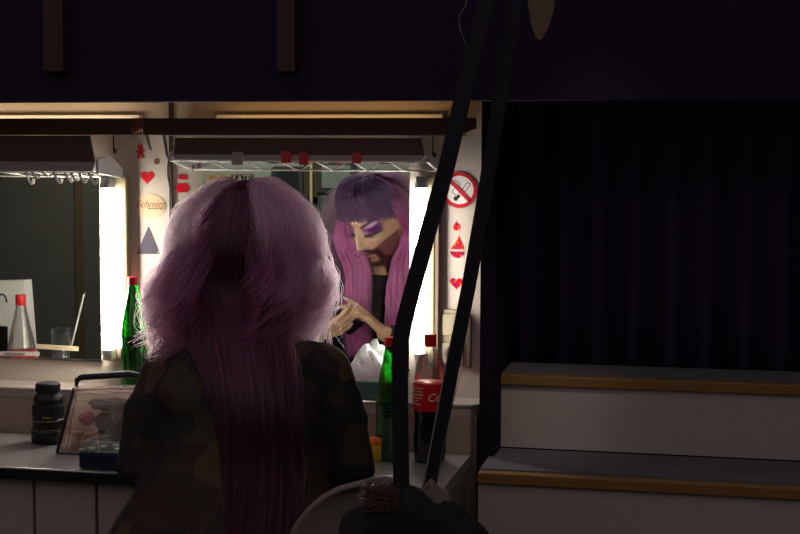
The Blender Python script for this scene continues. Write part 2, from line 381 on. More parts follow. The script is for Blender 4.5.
# red pieces and grey pieces of tape stuck on the right hood
for x0, x1, y0, y1, m, lab in ((281, 291, 151, 163, RED, 'red tag on the right lamp hood, left of the pair near the middle'), (299, 308, 152, 165, RED, 'red tag on the right lamp hood, right of the pair near the middle'), (352, 361, 153, 163.5, RED, 'red tag on the right lamp hood above the purple wig in the mirror'), (232, 243, 152, 165, HOODL, 'grey metal clip on the right lamp hood above the sticker')):
    a = aY(x0, y0, 3.53); b = aY(x1, y1, 3.53); bm = nb(); box(bm, (a.x, 3.529, b.z), (b.x, 3.535, a.z), .001)
    obj('hood_tag', bm, m, label=lab, cat='tag')
# small white packets lying on the wire rack
for k, (x, w) in enumerate(((238, 10), (276, 12), (200, 14), (387, 12), (412, 8), (322, 9))):
    a = aY(x, 164, 3.6); bm = nb(); zr = HR[3]-.0 - (3.6-3.54)/(.15)*(HR[3]-.003-HR[6])
    box(bm, (a.x-w*.0012, 3.575, zr+.0), (a.x+w*.0012, 3.625, zr+.007), .002)
    obj('small_packet', bm, WHITE if k % 2 == 0 else GREYM, label=('white' if k % 2 == 0 else 'grey')+' packet on wire rack, '+['above the sticker', 'left of the pair of red tags', 'at the left end of the rack', 'near the right end of the rack', 'at the very right end of the rack', 'between the middle red tag and the right red tag'][k], cat='packet', group='packets on the wire rack')
# curled white plastic bands under left hood
for k, px in enumerate((27, 33, 44, 55, 66, 72, 80, 90)):
    a = aY(px, 175.5, 3.54); a.z = HL[3]-.004; pts = []
    L = (13, 6, 4, 12, 10, 9, 11, 13)[k]*.0022
    for i in range(9):
        s = i/8; pts.append((a.x + .022*s + .007*math.sin(s*PI), 3.535 - .012*math.sin(s*PI), a.z - L*math.sin(s*PI*.8)))
    bm = nb(); tube(bm, pts, .0042, 8, flat=.35)
    obj('plastic_hook', bm, WIRE, smooth=True, group='white hooks under the left hood', cat='hook',
        label='white curled plastic hook hanging from the left lamp hood, '+['leftmost of the row', 'second from the left', 'third from the left', 'fourth from the left', 'fourth from the right', 'third from the right', 'second from the right', 'nearest the left tube'][k])
# cords and cable ties
def cord(pts, r, lab, Y=3.56, name='cord'):
    bm = nb(); tube(bm, [aY(x, y, Y+(0 if len(p) < 3 else p[2])) for p in pts for x, y in [p[:2]]], r, 8)
    return obj(name, bm, BLK, smooth=True, label=lab, cat='cable')
cord([(173, 152), (169.5, 158), (168, 166), (168, 176), (170, 188), (172, 200), (173, 240)], .0022, 'thin black cable looping down beside the wall seam', 3.7)
for px, y0, y1, lab in ((433, 134.4, 155, 'black cable tie knot hanging by the right end of the right hood'), (113.5, 132.5, 151, 'black cable tie knot hanging by the right end of the left hood')):
    a = aY(px, y0, 3.54); b = aY(px, y1, 3.54); bm = nb(); tube(bm, [a, b], .0018, 6)
    for k in range(5):
        an = -1.1+k*.55; tube(bm, [b, b+Vector((.011*math.cos(an), -.002, .009*math.sin(an)))], .0014, 5)
    obj('cable_tie', bm, BLK, label=lab, cat='cable tie')

# ------------------------------------------------------------------ wall stickers
ys = YW-.0012
def sticker(name, poly, m, lab, cat='sticker'):
    bm = nb(); prism(bm, poly, ys, YW+.0002); return obj(name, bm, m, label=lab, cat=cat, group='wall stickers')
def circ(cx, cz, r, n=24, rz=None): return [(cx+r*math.cos(2*PI*j/n), cz+(rz or r)*math.sin(2*PI*j/n)) for j in range(n)]
PXM = YW/FPX*1.02      # metres per photo pixel on the wall
def heart(px, py, w):
    c = aY(px, py, YW); s = w*PXM/32.0; P = []
    for j in range(40):
        a = 2*PI*j/40; P.append((c.x + s*16*math.sin(a)**3, c.z + s*(13*math.cos(a)-5*math.cos(2*a)-2*math.cos(3*a)-math.cos(4*a))))
    return P
sticker('heart_sticker', heart(147.5, 177, 15), RED, 'red heart sticker on the white wall between the mirrors')
sticker('heart_sticker', heart(456.5, 283, 13), HOLO, 'glittery orange red heart sticker, lowest of the column on the right wall strip')
# bear
c = aY(140.5, 152, YW); bm = nb(); s = PXM
for (dx, dz, r) in ((0, 4.5, 2.6), (-2, 6.8, 1.1), (2, 6.8, 1.1), (0, -.5, 3.1)): prism(bm, circ(c.x+dx*s, c.z+dz*s, r*s), ys, YW+.0002)
for q in (((-2, 1), (-5.5, 1.6), (-5.5, -.2), (-2, -1.2)), ((2, -1.2), (5.2, 1.2), (5.2, 3), (2, 1.2)), ((-2.6, -1.5), (-.2, -2.5), (-1, -7), (-4, -7), (-3.3, -5.6)), ((.2, -2.5), (2.6, -1.5), (4.4, -4.8), (5, -6.2), (1.8, -6.2))):
    prism(bm, [(c.x+a*s, c.z+b*s) for a, b in q], ys, YW+.0002)
obj('bear_sticker', bm, RED, label='small red teddy bear sticker above the red heart', cat='sticker', group='wall stickers')
c = aY(156.8, 161.5, YW); sticker('round_sticker', circ(c.x, c.z, 3.1*s), mat('brown_sticker', (128, 82, 62), .5), 'small brown round sticker above and right of the red heart')
# crown and jewel
c = aY(183, 177, YW); bm = nb()
prism(bm, [(c.x+a*s, c.z+b*s) for a, b in ((-4.5, -2.5), (4.5, -2.5), (5.2, 2.6), (3, .6), (1.8, 3.6), (0, .9), (-1.8, 3.6), (-3, .6), (-5.2, 2.6))], ys, YW+.0002)
obj('crown_sticker', bm, RED, label='small red crown sticker left of the seated head', cat='sticker', group='wall stickers')
c = aY(182.5, 187, YW); bm = nb()
prism(bm, [(c.x+a*s, c.z+b*s) for a, b in ((-4.4, 4), (4.4, 4), (8, -.5), (5, -5.5), (-5, -5.5), (-8, -.5))], ys, YW+.0002)
obj('jewel_sticker', bm, RED, label='red cut jewel sticker under the small crown sticker', cat='sticker', group='wall stickers')
# oval sticker with script
c = aY(150, 206, YW); t = thing('oval_sticker', (c.x, YW, c.z), 'cream oval sticker with brown script lettering on the wall between the mirrors', 'sticker', 'wall stickers')
bm = nb(); prism(bm, circ(c.x, c.z, 17*s, 40, 12.5*s), ys, YW+.0002); obj('oval', bm, mat('cream_sticker', (206, 184, 146), .6), t)
obj('lettering', text_bm('Schmitt', .027, (c.x, c.z+.004), ys-.0004, shear=.35), mat('brown_ink', (150, 112, 84), .6), t)
bm = nb()
for k, (a, b) in enumerate(((-2, 1.5), (2.3, 4), (4.8, 8), (8.8, 10), (10.8, 14.5))): box(bm, (c.x+a*s, ys-.0006, c.z-3.2*s), (c.x+b*s, ys-.0001, c.z-2.2*s))
obj('small_print', bm, TXTB, t)
# dark triangle
c = aY(146, 254, YW)
t = thing('triangle_sticker', (c.x, YW, c.z), 'grey blue triangle sticker with a pale edge beside the hair', 'sticker', 'wall stickers')
tri = [aY(137, 254, YW), aY(160, 254, YW), aY(148.5, 226, YW)]
bm = nb(); prism(bm, [(p.x, p.z) for p in tri], ys, YW+.0002); obj('triangle', bm, mat('slate_sticker', (72, 68, 80), .5, noise=.25, scale=50), t)
# right column
c = aY(456.5, 226, YW); P = [(0, -4.6), (2.6, -3.8), (4, -1.2), (3.4, 1.8), (.6, 3.4), (-.6, 5.8), (-.9, 3.2), (-2.8, 1.5), (-3.7, -1), (-2.6, -3.8)]
sticker('drop_sticker', [(c.x+a*s, c.z+b*s) for a, b in P], HOLO, 'glittery red drop sticker right under the no smoking sign')
c = aY(457.5, 247, YW); bm = nb()
prism(bm, [(c.x+a*s, c.z+b*s) for a, b in ((-7, -2.2), (7, -2.2), (2.4, 7.5), (1.2, 12), (.2, 8))], ys, YW+.0002)
prism(bm, [(c.x+a*s, c.z+b*s) for a, b in ((-8, -4.5), (8, -4.5), (5.5, -8.5), (2, -11), (-2, -11), (-5.5, -8.5))], ys, YW+.0002)
obj('sailboat_sticker', bm, HOLO, label='glittery red sailboat sticker on the right wall strip', cat='sticker', group='wall stickers')
# no smoking sign
c = aY(459.5, 190, YW); R = 17.8*s
t = thing('no_smoking_sign', (c.x, YW, c.z), 'round red and white no smoking sign on the right wall strip', 'sign')
bm = nb(); prism(bm, circ(c.x, c.z, R*.98, 48), ys, YW+.0002); obj('disc', bm, WHITE, t)
bm = nb(); ring_prism(bm, (c.x, c.z), R, R*.80, ys-.0012, ys-.0001); obj('ring', bm, RSIGN, t)
bm = nb(); d = R*.62; w = R*.075; prism(bm, [(c.x-d-w, c.z+d-w), (c.x-d+w, c.z+d+w), (c.x+d+w, c.z-d+w), (c.x+d-w, c.z-d-w)], ys-.0012, ys-.0001); obj('slash', bm, RSIGN, t)
def line(bm, pts, w, y):
    for (a, b) in zip(pts, pts[1:]):
        a, b = Vector((c.x+a[0]*R, c.z+a[1]*R)), Vector((c.x+b[0]*R, c.z+b[1]*R)); n = (b-a); n = Vector((-n.y, n.x)).normalized()*w*R
        e = (b-a).normalized()*w*R*.5; prism(bm, [tuple(a-n-e), tuple(a+n-e), tuple(b+n+e), tuple(b-n+e)], y-.0004, y)
bm = nb(); line(bm, [(-.12, -.38), (.38, .36), (.5, .42), (.6, .36), (.6, .26), (.12, -.34)], .018, ys-.0001); obj('cigarette', bm, TXTB, t)
bm = nb(); prism(bm, circ(c.x-.2*R, c.z-.48*R, .13*R, 14), ys-.0006, ys-.0001); prism(bm, circ(c.x-.06*R, c.z-.36*R, .1*R, 14), ys-.0006, ys-.0001); obj('cigarette_tip', bm, TXTB, t)
bm = nb(); line(bm, [(-.3, .52), (-.1, .5), (.02, .38), (.0, .2)], .016, ys-.0001); line(bm, [(-.2, -.28), (-.42, -.12), (-.3, .1), (-.2, .16)], .016, ys-.0001); obj('smoke', bm, TXTB, t)
# socket
a = aY(438.7, 309, YW); b = aY(467, 366, YW)
t = thing('wall_socket', ((a.x+b.x)/2, YW, b.z), 'beige double wall socket beside the right tube lamp', 'socket')
bm = nb(); box(bm, (a.x, YW-.010, b.z), (b.x, YW-.0005, a.z), .003); obj('plate', bm, SOCK, t)
cx = (a.x+b.x)/2+.002
for zc, rnd in ((aY(452, 324.5, YW).z, 0), (aY(452, 353, YW).z, 1)):
    bm = nb(); box(bm, (cx-.0295, YW-.0108, zc-.0295), (cx+.0295, YW-.0101, zc+.0295)); obj('shadow_gap', bm, BROWNS, t)
    bm = nb(); box(bm, (cx-.028, YW-.014, zc-.028), (cx+.028, YW-.0102, zc+.028), .003)
    o = obj('switch_rocker' if not rnd else 'socket_insert', bm, SOCK, t)
    if rnd: bm = nb(); lathe(bm, [(.020, -.0005), (.018, .0)], (cx, YW-.0143, zc), 24, 'Y'); obj('socket_hole', bm, BROWNS, t)
bm = nb(); box(bm, (b.x+.001, YW-.014, b.z-.004), (b.x+.012, YW-.0006, a.z-.012), .002); obj('shade_strip', bm, BROWNS, label='thin brown strip standing in for the shadow right of the wall socket', cat='strip')  # dark strip in place of the shadow beside the socket
a = aY(435, 178, YW); b = aY(440, 340, YW); bm = nb(); box(bm, (a.x, YW-.024, .93), (b.x, YW-.0006, a.z), .003); obj('shade_strip', bm, BROWNS, label='brown vertical strip between the right tube lamp and the wall socket', cat='strip')  # side of the tube lamp housing, its depth set to shade the wall

# stickers on mirrors
ym = YW-.0064
a = aY(233, 173.5, YW); b = aY(255, 183.5, YW)
t = thing('name_sticker', (a.x, YW, b.z), 'cream name sticker with white block letters at the top of the right mirror', 'sticker')
bm = nb(); box(bm, (aY(206, 174, YW).x, ym-.0006, b.z), (b.x, ym, a.z)); obj('backing', bm, mat('sticker_cream', (205, 192, 165), .6), t)
bm = nb(); box(bm, (aY(232, 174, YW).x, ym-.001, b.z+.006), (b.x-.004, ym-.0006, a.z-.004)); obj('dark_band', bm, mat('sticker_dark', (70, 66, 58), .6), t)
obj('lettering', text_bm('KATRI', .025, (aY(243.5, 178, YW).x, (a.z+b.z)/2), ym-.0014, xs=.8), TXTW, t)
bm = nb(); prism(bm, circ(aY(214, 178, YW).x, (a.z+b.z)/2, .012, 14, .007), ym-.001, ym-.0006); prism(bm, circ(aY(223, 178, YW).x, (a.z+b.z)/2+.003, .011, 14, .006), ym-.001, ym-.0006); obj('gold_mark', bm, mat('gold_ink', (190, 160, 90), .4), t)
def strip(x0, y0, x1, y1, h, m, lab, txt=None):
    a = aY(x0, y0, YW); b = aY(x1, y1, YW); hh = h*PXM/2
    t = thing('tape_strip', (a.x, YW, a.z), lab, 'tape')
    bm = nb(); prism(bm, [(a.x, a.z-hh), (b.x, b.z-hh), (b.x, b.z+hh), (a.x, a.z+hh)], ym-.0005, ym); obj('tape', bm, m, t)
    if txt: obj('lettering', text_bm(txt, h*PXM*.75, ((a.x+b.x)/2, (a.z+b.z)/2), ym-.0012, xs=.9), TXTB, t)
strip(-8, 353, 40.5, 353.5, 4.4, PAPER, 'white paper label with typed words at the bottom of the left mirror', 'ich bin schwanger!!')
strip(37, 346, 79.5, 348.5, 5.0, TAPE, 'yellowed tape strip stuck low on the left mirror in front of the cup', '· · · · · ·')

# ------------------------------------------------------------------ bottles
GREENW = glass_mat('green_water', (120, 225, 120))
def glass_bottle(x, y, z, lab, h=.30, r=.0355, grp='green glass bottles'):
    t = thing('glass_bottle', (x, y, z), lab, 'bottle', grp); k = h/.30
    prof = [(.02, 0), (r-.003, 0), (r, .006), (r, .135*k), (r+.0008, .140*k), (r, .145*k), (r*.96, .165*k), (r*.78, .205*k), (r*.52, .245*k), (r*.40, .268*k), (.0132, .28*k), (.0132, .284*k)]
    bm = nb(); lathe(bm, prof, (x, y, z), 36); obj('glass', bm, GREENG, t, True)
    bm = nb(); lathe(bm, [(a*.93, max(b, .004)) for a, b in prof[:6]], (x, y, z), 30); obj('water', bm, GREENW, t, True)
    bm = nb(); lathe(bm, [(.0146, .2785*k), (.0150, .281*k), (.0150, .298*k), (.0138, .300*k)], (x, y, z), 24); obj('cap', bm, REDCAP, t)
    bm = nb()
    for q_ in (.118, .126, .134): lathe(bm, [(r-.001, q_*k-.002), (r+.0018, q_*k), (r-.001, q_*k+.002)], (x, y, z), 36)
    obj('moulded_rings', bm, GREENG, t, True)
p = aY(134, 385, 3.665); glass_bottle(p.x, 3.665, SZ+.001, 'green glass bottle with red cap on the raised shelf, left of the seated person', .303)
p = aZ(391, 459, CZ); glass_bottle(p.x, 3.49, CZ+.001, 'green glass bottle with red cap on the worktop beside the cola bottle', .308)
def cola(x, y, z, h, lab, r=.0415, cone=False, full=.45):
    t = thing('plastic_bottle', (x, y, z), lab, 'bottle', 'plastic cola bottles'); k = h/.303
    prof = [(.02, .004), (r*.75, 0), (r*.95, .006), (r*.98, .03*k), (r, .05*k), (r*.94, .085*k), (r*.94, .11*k), (r, .125*k), (r, .18*k), (r*.99, .20*k), (r*.88, .225*k), (r*.6, .255*k), (r*.38, .270*k), (.0125, .278*k), (.0125, .285*k)]
    if cone: prof = prof[:8] + [(r, .150*k), (r*.98, .160*k), (r*.80, .195*k), (r*.60, .230*k), (r*.38, .268*k), (.0125, .278*k), (.0125, .285*k)]
    lb, lt = (.098, .150) if cone else (.124, .189)
    bm = nb(); lathe(bm, prof, (x, y, z), 36); obj('plastic_body', bm, CLEAR, t, True)
    bm = nb(); liq = [(a*.965, b) for a, b in prof if b <= full*h] ; lathe(bm, liq + [(liq[-1][0], full*h)], (x, y, z), 36); obj('cola', bm, COLA, t, True)
    lr = r+.0012
    bm = nb(); lathe(bm, [(lr, lb*k), (lr+.0002, (lb+.001)*k), (lr+.0002, (lt-.001)*k), (lr, lt*k)], (x, y, z), 40); obj('label_band', bm, REDLAB, t, True)
    txt = text_bm('Coca-Cola', .036, (0, 0), 0, shear=.3, thick=.0002)
    rot = Matrix.Rotation(PI/2, 3, 'Y')
    c1 = wrap(text_bm('Coca-Cola', .027, (.060, z+(lb+lt)/2*k), -.0004, shear=.3, thick=.0003), (x, y), lr); txt.free(); obj('lettering', c1, TXTW, t)
    c2 = nb()
    for i in range(4 if cone else 6): 
        q = text_bm(('Zutaten: Wasser', 'Zucker, Kohlens.', 'Farbstoff E150d', 'Koffein, Aroma', '1 Liter', 'kühl lagern')[i], .0062, (-.030, z+(lt-.011-.0075*i)*k), -.0004, thick=.0002); me = bpy.data.meshes.new('q'); q.to_mesh(me); q.free(); c2.from_mesh(me); bpy.data.meshes.remove(me)
    obj('small_print', wrap(c2, (x, y), lr), TXTW, t)
    bm = nb(); lathe(bm, [(.0150, .279*k), (.0155, .281*k), (.0155, .300*k), (.0145, .303*k)], (x, y, z), 30); lathe(bm, [(.0162, .274*k), (.0162, .278*k)], (x, y, z), 30); obj('cap', bm, REDCAP, t)
p = aZ(431.5, 459, CZ); cola(p.x, 3.50, CZ+.001, .318, 'half full cola bottle with red label and cap on the worktop behind the slanting strap')
# real objects left of the frame that the left mirror shows
refl = lambda px, py, Y: aY(px, py, 2*YW-Y)
p = refl(23, 330, 3.42); cola(p.x, 3.42, CZ+.001, .335, 'cola bottle with bright red cap seen in the left mirror', cone=True, full=.12)
p = refl(64, 350, 3.32)
t = thing('drinking_glass', (p.x, 3.32, CZ), 'clear drinking glass with a straw seen in the left mirror', 'glass')
bm = nb(); lathe(bm, [(.026, .001), (.028, .002), (.034, .225), (.032, .225), (.027, .008), (.01, .008)], (p.x, 3.32, CZ), 28); obj('tumbler', bm, CLEAR, t, True)
bm = nb(); lathe(bm, [(.002, .009), (.0265, .009), (.031, .205), (.002, .205)], (p.x, 3.32, CZ), 28); obj('drink', bm, mat('cloudy_drink', (190, 185, 178), .3, alpha=.35), t, True)
q = refl(86, 293, 3.32); bm = nb(); tube(bm, [(p.x-.01, 3.32, CZ+.02), (q.x, 3.32, q.z)], .0028, 8); obj('drinking_straw', bm, WHITE, t)
# white paper bag
e = refl(33.5, 330, 3.24); zt = refl(31, 279, 3.24).z; zt2 = refl(0, 283, 3.24).z
t = thing('paper_bag', (e.x-.12, 3.27, CZ), 'white paper carrier bag with black handle loops seen in the left mirror', 'bag')
x1, x0 = e.x, e.x-.26; bm = nb()
A = [(x0, 3.21, CZ+.001), (x1+.012, 3.21, CZ+.001), (x1+.012, 3.31, CZ+.001), (x0, 3.31, CZ+.001), (x0, 3.25, zt-.012), (x1, 3.235, zt), (x1, 3.29, zt), (x0, 3.28, zt-.012)]
V = [bm.verts.new(v) for v in A]
for f in ((0, 1, 2, 3), (0, 1, 5, 4), (1, 2, 6, 5), (2, 3, 7, 6), (3, 0, 4, 7)): bm.faces.new([V[i] for i in f])
o = obj('paper', bm, PAPER, t); md = o.modifiers.new('t', 'SOLIDIFY'); md.thickness = .0006
for ctr in (16.5, -2):
    h = refl(ctr, 294, 3.235); bm = nb(); pts = []
    for i in range(11):
        a = PI*i/10; pts.append((h.x+.015*math.cos(a), 3.318, h.z-.018+.026*math.sin(a)))
    tube(bm, pts, .0028, 8); obj('handle_loop', bm, BLK, t, True)
bm = nb(); a_ = refl(2, 325, 3.3); b_ = refl(12, 352, 3.3); box(bm, (a_.x-.02, 3.3125, b_.z-.03), (b_.x, 3.315, a_.z), .001); obj('dark_print', bm, DARKG, t)

# ------------------------------------------------------------------ camera lens
p = aZ(51.5, 441, CZ); X, Y = p.x, 3.50
t = thing('camera_lens', (X, Y, CZ), 'black camera lens standing upright on the worktop beside the clear vinyl bag', 'lens')
r = .0445
bm = nb(); lathe(bm, [(r*.9, 0.001), (r, .003), (r*1.02, .03), (r*1.0, .036)], (X, Y, CZ), 40); obj('lens_hood', bm, BLK, t, True)
bm = nb(); lathe(bm, [(r*.96, .036), (r*.99, .037), (r*.99, .041), (r*.93, .042), (r*.93, .058), (r*.98, .060), (r*.98, .064), (r*.9, .066)], (X, Y, CZ), 40); obj('barrel', bm, BLK, t)
bm = nb(); lathe(bm, [(r*.995, .0375), (r*.995, .0395)], (X, Y, CZ), 40); lathe(bm, [(r*.985, .0605), (r*.985, .0635)], (X, Y, CZ), 40); obj('metal_ring', bm, mat('dull_ring', (120, 110, 100), .4), t)
bm = nb(); lathe(bm, [(r*.88, .066), (r*.89, .1), (r*.86, .104)], (X, Y, CZ), 40)
for j in range(36):
    a = 2*PI*j/36; q = Vector((X+r*.88*math.cos(a), Y+r*.88*math.sin(a), CZ+.085)); box(bm, q-Vector((.0018, .0018, .013)), q+Vector((.0018, .0018, .013)))
obj('focus_ring', bm, RUB, t)
bm = nb(); lathe(bm, [(r*.86, .104), (r*.86, .118), (r*.78, .125), (r*.66, .130), (r*.66, .134)], (X, Y, CZ), 40); obj('upper_barrel', bm, BLK, t, True)
bm = nb(); lathe(bm, [(r*.66, .134), (r*.70, .135), (r*.70, .156), (r*.64, .159)], (X, Y, CZ), 40)
for j in range(40):
    a = 2*PI*j/40; q = Vector((X+r*.70*math.cos(a), Y+r*.70*math.sin(a), CZ+.146)); box(bm, q-Vector((.001, .001, .008)), q+Vector((.001, .001, .008)))
obj('rear_cap', bm, RUB, t)
obj('gold_print', wrap(text_bm('0.45m', .009, (.014, CZ+.072), -.0004, thick=.0002), (X, Y), r*.9+.002), mat('gold_print_ink', (210, 180, 60), .5), t)

# ------------------------------------------------------------------ clear vinyl bag with contents
t = thing('vinyl_bag', tuple(aZ(90, 450, CZ)), 'clear vinyl toiletry bag with black piping full of cosmetics on the worktop', 'bag')
BL = aZ(57, 453, CZ+.002); BR = BL + Vector((.27, .01, 0)); 
TL = aY(74, 388, BL.y+.05); TR = TL + Vector((.24, .01, .012)); dp = Vector((-.012, .085, 0))
def quad(bm, pts, n=10, amp=.003):
    from mathutils import noise
    a, b, c_, d = [Vector(p) for p in pts]; G = []
    for i in range(n+1):
        row = []
        for j in range(n+1):
            u, v = j/n, i/n; p = a.lerp(b, u).lerp(d.lerp(c_, u), v); e = min(u, 1-u, v, 1-v)*4
            row.append(bm.verts.new(p + Vector((0, noise.noise(p*22)*amp*min(1, e)*4, noise.noise(p*19+Vector((3, 1, 2)))*amp*min(1, e)))))
        G.append(row)
    for i in range(n):
        for j in range(n): bm.faces.new((G[i][j], G[i][j+1], G[i+1][j+1], G[i+1][j]))
bm = nb(); quad(bm, (BL, BR, TR, TL)); quad(bm, (BL+dp, BR+dp, TR+dp*.35, TL+dp*.35)); quad(bm, (BL, BL+dp, TL+dp*.35, TL), 6, .001); quad(bm, (BR, BR+dp, TR+dp*.35, TR), 6, .001)
obj('vinyl', bm, VINYL, t, True)
bm = nb(); tube(bm, [BL, TL], .0042, 8); tube(bm, [BL+dp, TL+dp*.4], .002, 8); tube(bm, [BL, BR], .0016, 8); obj('piping', bm, BLK, t, True)
bm = nb(); tube(bm, [TL+Vector((.0, -.002, -.004)), TR+Vector((0, -.002, -.004))], .0022, 6); obj('zip', bm, mat('zip_silver', (225, 220, 214), .4), t)
bm = nb(); tube(bm, [TL+Vector((.004, -.003, -.014)), TR+Vector((0, -.003, -.012))], .0011, 6); obj('top_seam', bm, mat('zip_silver', (225, 220, 214)), t)
bm = nb(); q = [TL+dp*.3+Vector((-.002, 0, .0)), TL+dp*.3+Vector((.0, 0, .016)), TL+dp*.3+Vector((.012, 0, .024)), TR+dp*.3+Vector((-.1, 0, .024)), TR+dp*.3+Vector((-.05, 0, .016)), TR+dp*.3]
tube(bm, q, [.004, .007, .008, .0095, .008, .004], 10); obj('handle', bm, mat('navy_webbing', (30, 32, 44), .6), t, True)
o_ = BL + Vector((0, .035, 0))
def item(name, lab, cat, fn, m):
    bm = nb(); fn(bm); return obj(name, bm, m, smooth=False, label=lab, cat=cat, group='cosmetics in the vinyl bag')
item('cream_jar', 'pale round cosmetic jar low in the clear vinyl bag', 'jar', lambda bm: (lathe(bm, [(.022, .0), (.024, .002), (.024, .026), (.022, .028)], (o_.x+.075, o_.y+.012, CZ+.004), 24), lathe(bm, [(.025, .028), (.025, .042), (.023, .044)], (o_.x+.075, o_.y+.012, CZ+.004), 24)), mat('pale_jar', (206, 188, 172), .4))
item('sponge', 'pink make-up sponge near the top of the clear vinyl bag', 'sponge', lambda bm: blob(bm, (o_.x+.062, o_.y+.012, CZ+.085), (.022, .018, .018), 3, .25, 9), mat('pink_sponge', (196, 120, 118), .8))
item('cloth_pouch', 'brown cloth pouch inside the clear vinyl bag', 'pouch', lambda bm: blob(bm, (o_.x+.145, o_.y+.02, CZ+.07), (.06, .026, .038), 4, .35, 9), mat('pouch_cloth', (112, 92, 84), .8))
item('dark_pouch', 'black pouch filling the top of the clear vinyl bag', 'pouch', lambda bm: blob(bm, (o_.x+.14, o_.y+.034, CZ+.118), (.085, .018, .018), 4, .3, 9), mat('black_pouch', (42, 36, 38), .6))
item('powder_compact', 'round dark powder compact behind the pale jar in the clear vinyl bag', 'compact', lambda bm: lathe(bm, [(.022, -.006), (.024, -.004), (.024, .004), (.022, .006)], (o_.x+.10, o_.y+.03, CZ+.075), 28, 'Y'), mat('dark_compact', (60, 46, 44), .3))
item('lotion_tube', 'beige lotion tube leaning in the clear vinyl bag corner', 'tube', lambda bm: tube(bm, [(o_.x+.028, o_.y+.01, CZ+.004), (o_.x+.032, o_.y+.012, CZ+.05)], [.012, .014], 14), mat('beige_tube', (190, 160, 130), .5))
item('make_up_brush', 'make-up brush leaning out at the right of the clear vinyl bag', 'brush', lambda bm: (tube(bm, [(o_.x+.16, o_.y-.0, CZ+.06), (o_.x+.135, o_.y, CZ+.098)], [.0026, .003], 8), tube(bm, [(o_.x+.175, o_.y, CZ+.035), (o_.x+.16, o_.y, CZ+.06)], [.007, .003], 10)), mat('brush_cream', (205, 185, 140), .6))
# blue box with clear lid
a = aZ(70, 473, CZ+.001); x0 = a.x; x1 = x0+.17; y0 = 3.212; y1 = 3.32
t = thing('storage_box', ((x0+x1)/2, y0, CZ), 'dark blue plastic box with a clear lid at the front edge of the worktop', 'box')
bm = nb(); box(bm, (x0, y0, CZ+.001), (x1, y1, CZ+.045), .006); obj('body', bm, NAVY, t)
bm = nb(); box(bm, (x0-.003, y0-.003, CZ+.0455), (x1+.003, y1+.003, CZ+.066), .008); obj('lid', bm, CLEAR, t)
bm = nb()
for k in range(7): 
    x = x0+.02+k*.022; box(bm, (x, y0+.012+.02*(k % 3), CZ+.0457), (x+.014, y0+.024+.02*(k % 3), CZ+.052), .001, Matrix.Rotation(k*.7, 3, 'Z'))
obj('white_pieces', bm, WHITE, t)

# ------------------------------------------------------------------ tissue box & small yellow pot
a = aY(338, 381, 3.63); b = aY(397, 381, 3.63)
t = thing('tissue_box', ((a.x+b.x)/2, 3.66, SZ), 'teal tissue box with a crumpled white tissue on the raised shelf', 'tissue box')
bm = nb(); box(bm, (a.x, 3.625, SZ+.001), (b.x-.012, 3.705, a.z), .002); obj('carton', bm, TEAL, t)
from mathutils import noise as NZ
bm = nb(); G = []; n = 26; cx = aY(368, 360, 3.66).x
for i in range(n+1):
    row = []
    for j in range(n+1):
        u, v = (j/n*2-1), (i/n*2-1); rr = max(abs(u), abs(v))
        z = a.z + .096*(1-rr)**.7 * (1+.25*NZ.noise(Vector((u*2.2, v*2.2, 1)))) + .012*NZ.noise(Vector((u*5, v*5, 4)))*(1-rr) + .002
        row.append(bm.verts.new((cx + u*.058 + .008*NZ.noise(Vector((u*3, v*3, 7))), 3.662 + v*.034, z)))
    G.append(row)
for i in range(n):
    for j in range(n): bm.faces.new((G[i][j], G[i][j+1], G[i+1][j+1], G[i+1][j]))
obj('tissue', bm, mat('tissue_paper', (240, 240, 240), .9), t, False)
a = aY(372, 446, 3.40)
t = thing('small_pot', (a.x, 3.40, CZ), 'small yellow pot with an orange lid beside the green bottle', 'pot')
bm = nb(); lathe(bm, [(.014, .001), (.017, .004), (.018, .04), (.016, .042)], (a.x-.003, 3.47, CZ), 20); obj('pot', bm, mat('yellow_pot', (214, 180, 40), .5), t, True)
bm = nb(); lathe(bm, [(.0185, .042), (.019, .044), (.019, .058), (.017, .06)], (a.x-.003, 3.47, CZ), 20); obj('lid', bm, mat('orange_lid', (226, 120, 30), .5), t, True)

# ------------------------------------------------------------------ rear of the room (seen in the mirrors)
def rp(px, py, Y=-.94): return aY(px, py, 2*YW-Y)
a = rp(311, 170); b = rp(313.5, 170)
bm = nb(); box(bm, (a.x, -.95, 0), (b.x, -.925, 2.88)); obj('trim_4', bm, mat('pale_trim', (220, 205, 160), .5), kind='structure')
bm = nb(); box(bm, (a.x-.04, -.95, 0), (a.x-.002, -.935, 2.88)); box(bm, (b.x+.002, -.95, 0), (b.x+.03, -.935, 2.88)); obj('trim_5', bm, mat('olive_trim', (72, 66, 40), .6), kind='structure')
def frame_pic(px0, py0, px1, py1, m, lab):
    a = rp(px0, py0, -.94); b = rp(px1, py1, -.94)
    t = thing('picture_frame', ((a.x+b.x)/2, -.94, b.z), lab, 'picture')
    bm = nb(); box(bm, (a.x, -.95, b.z), (b.x, -.93, a.z), .003); obj('frame', bm, mat('grey_frame', (60, 66, 60), .5), t)
    bm = nb(); box(bm, (a.x+.03, -.9295, b.z+.03), (b.x-.03, -.927, a.z-.03)); obj('print', bm, m, t)
frame_pic(272, 166, 304, 198, mat('dark_print', (30, 34, 32), .5, noise=.5, scale=12), 'dark framed picture reflected in the mirror above the seated head')
frame_pic(318, 160, 356, 193, mat('pale_print', (140, 150, 138), .5, noise=.2, scale=12), 'pale framed picture reflected in the mirror beside the purple wig')
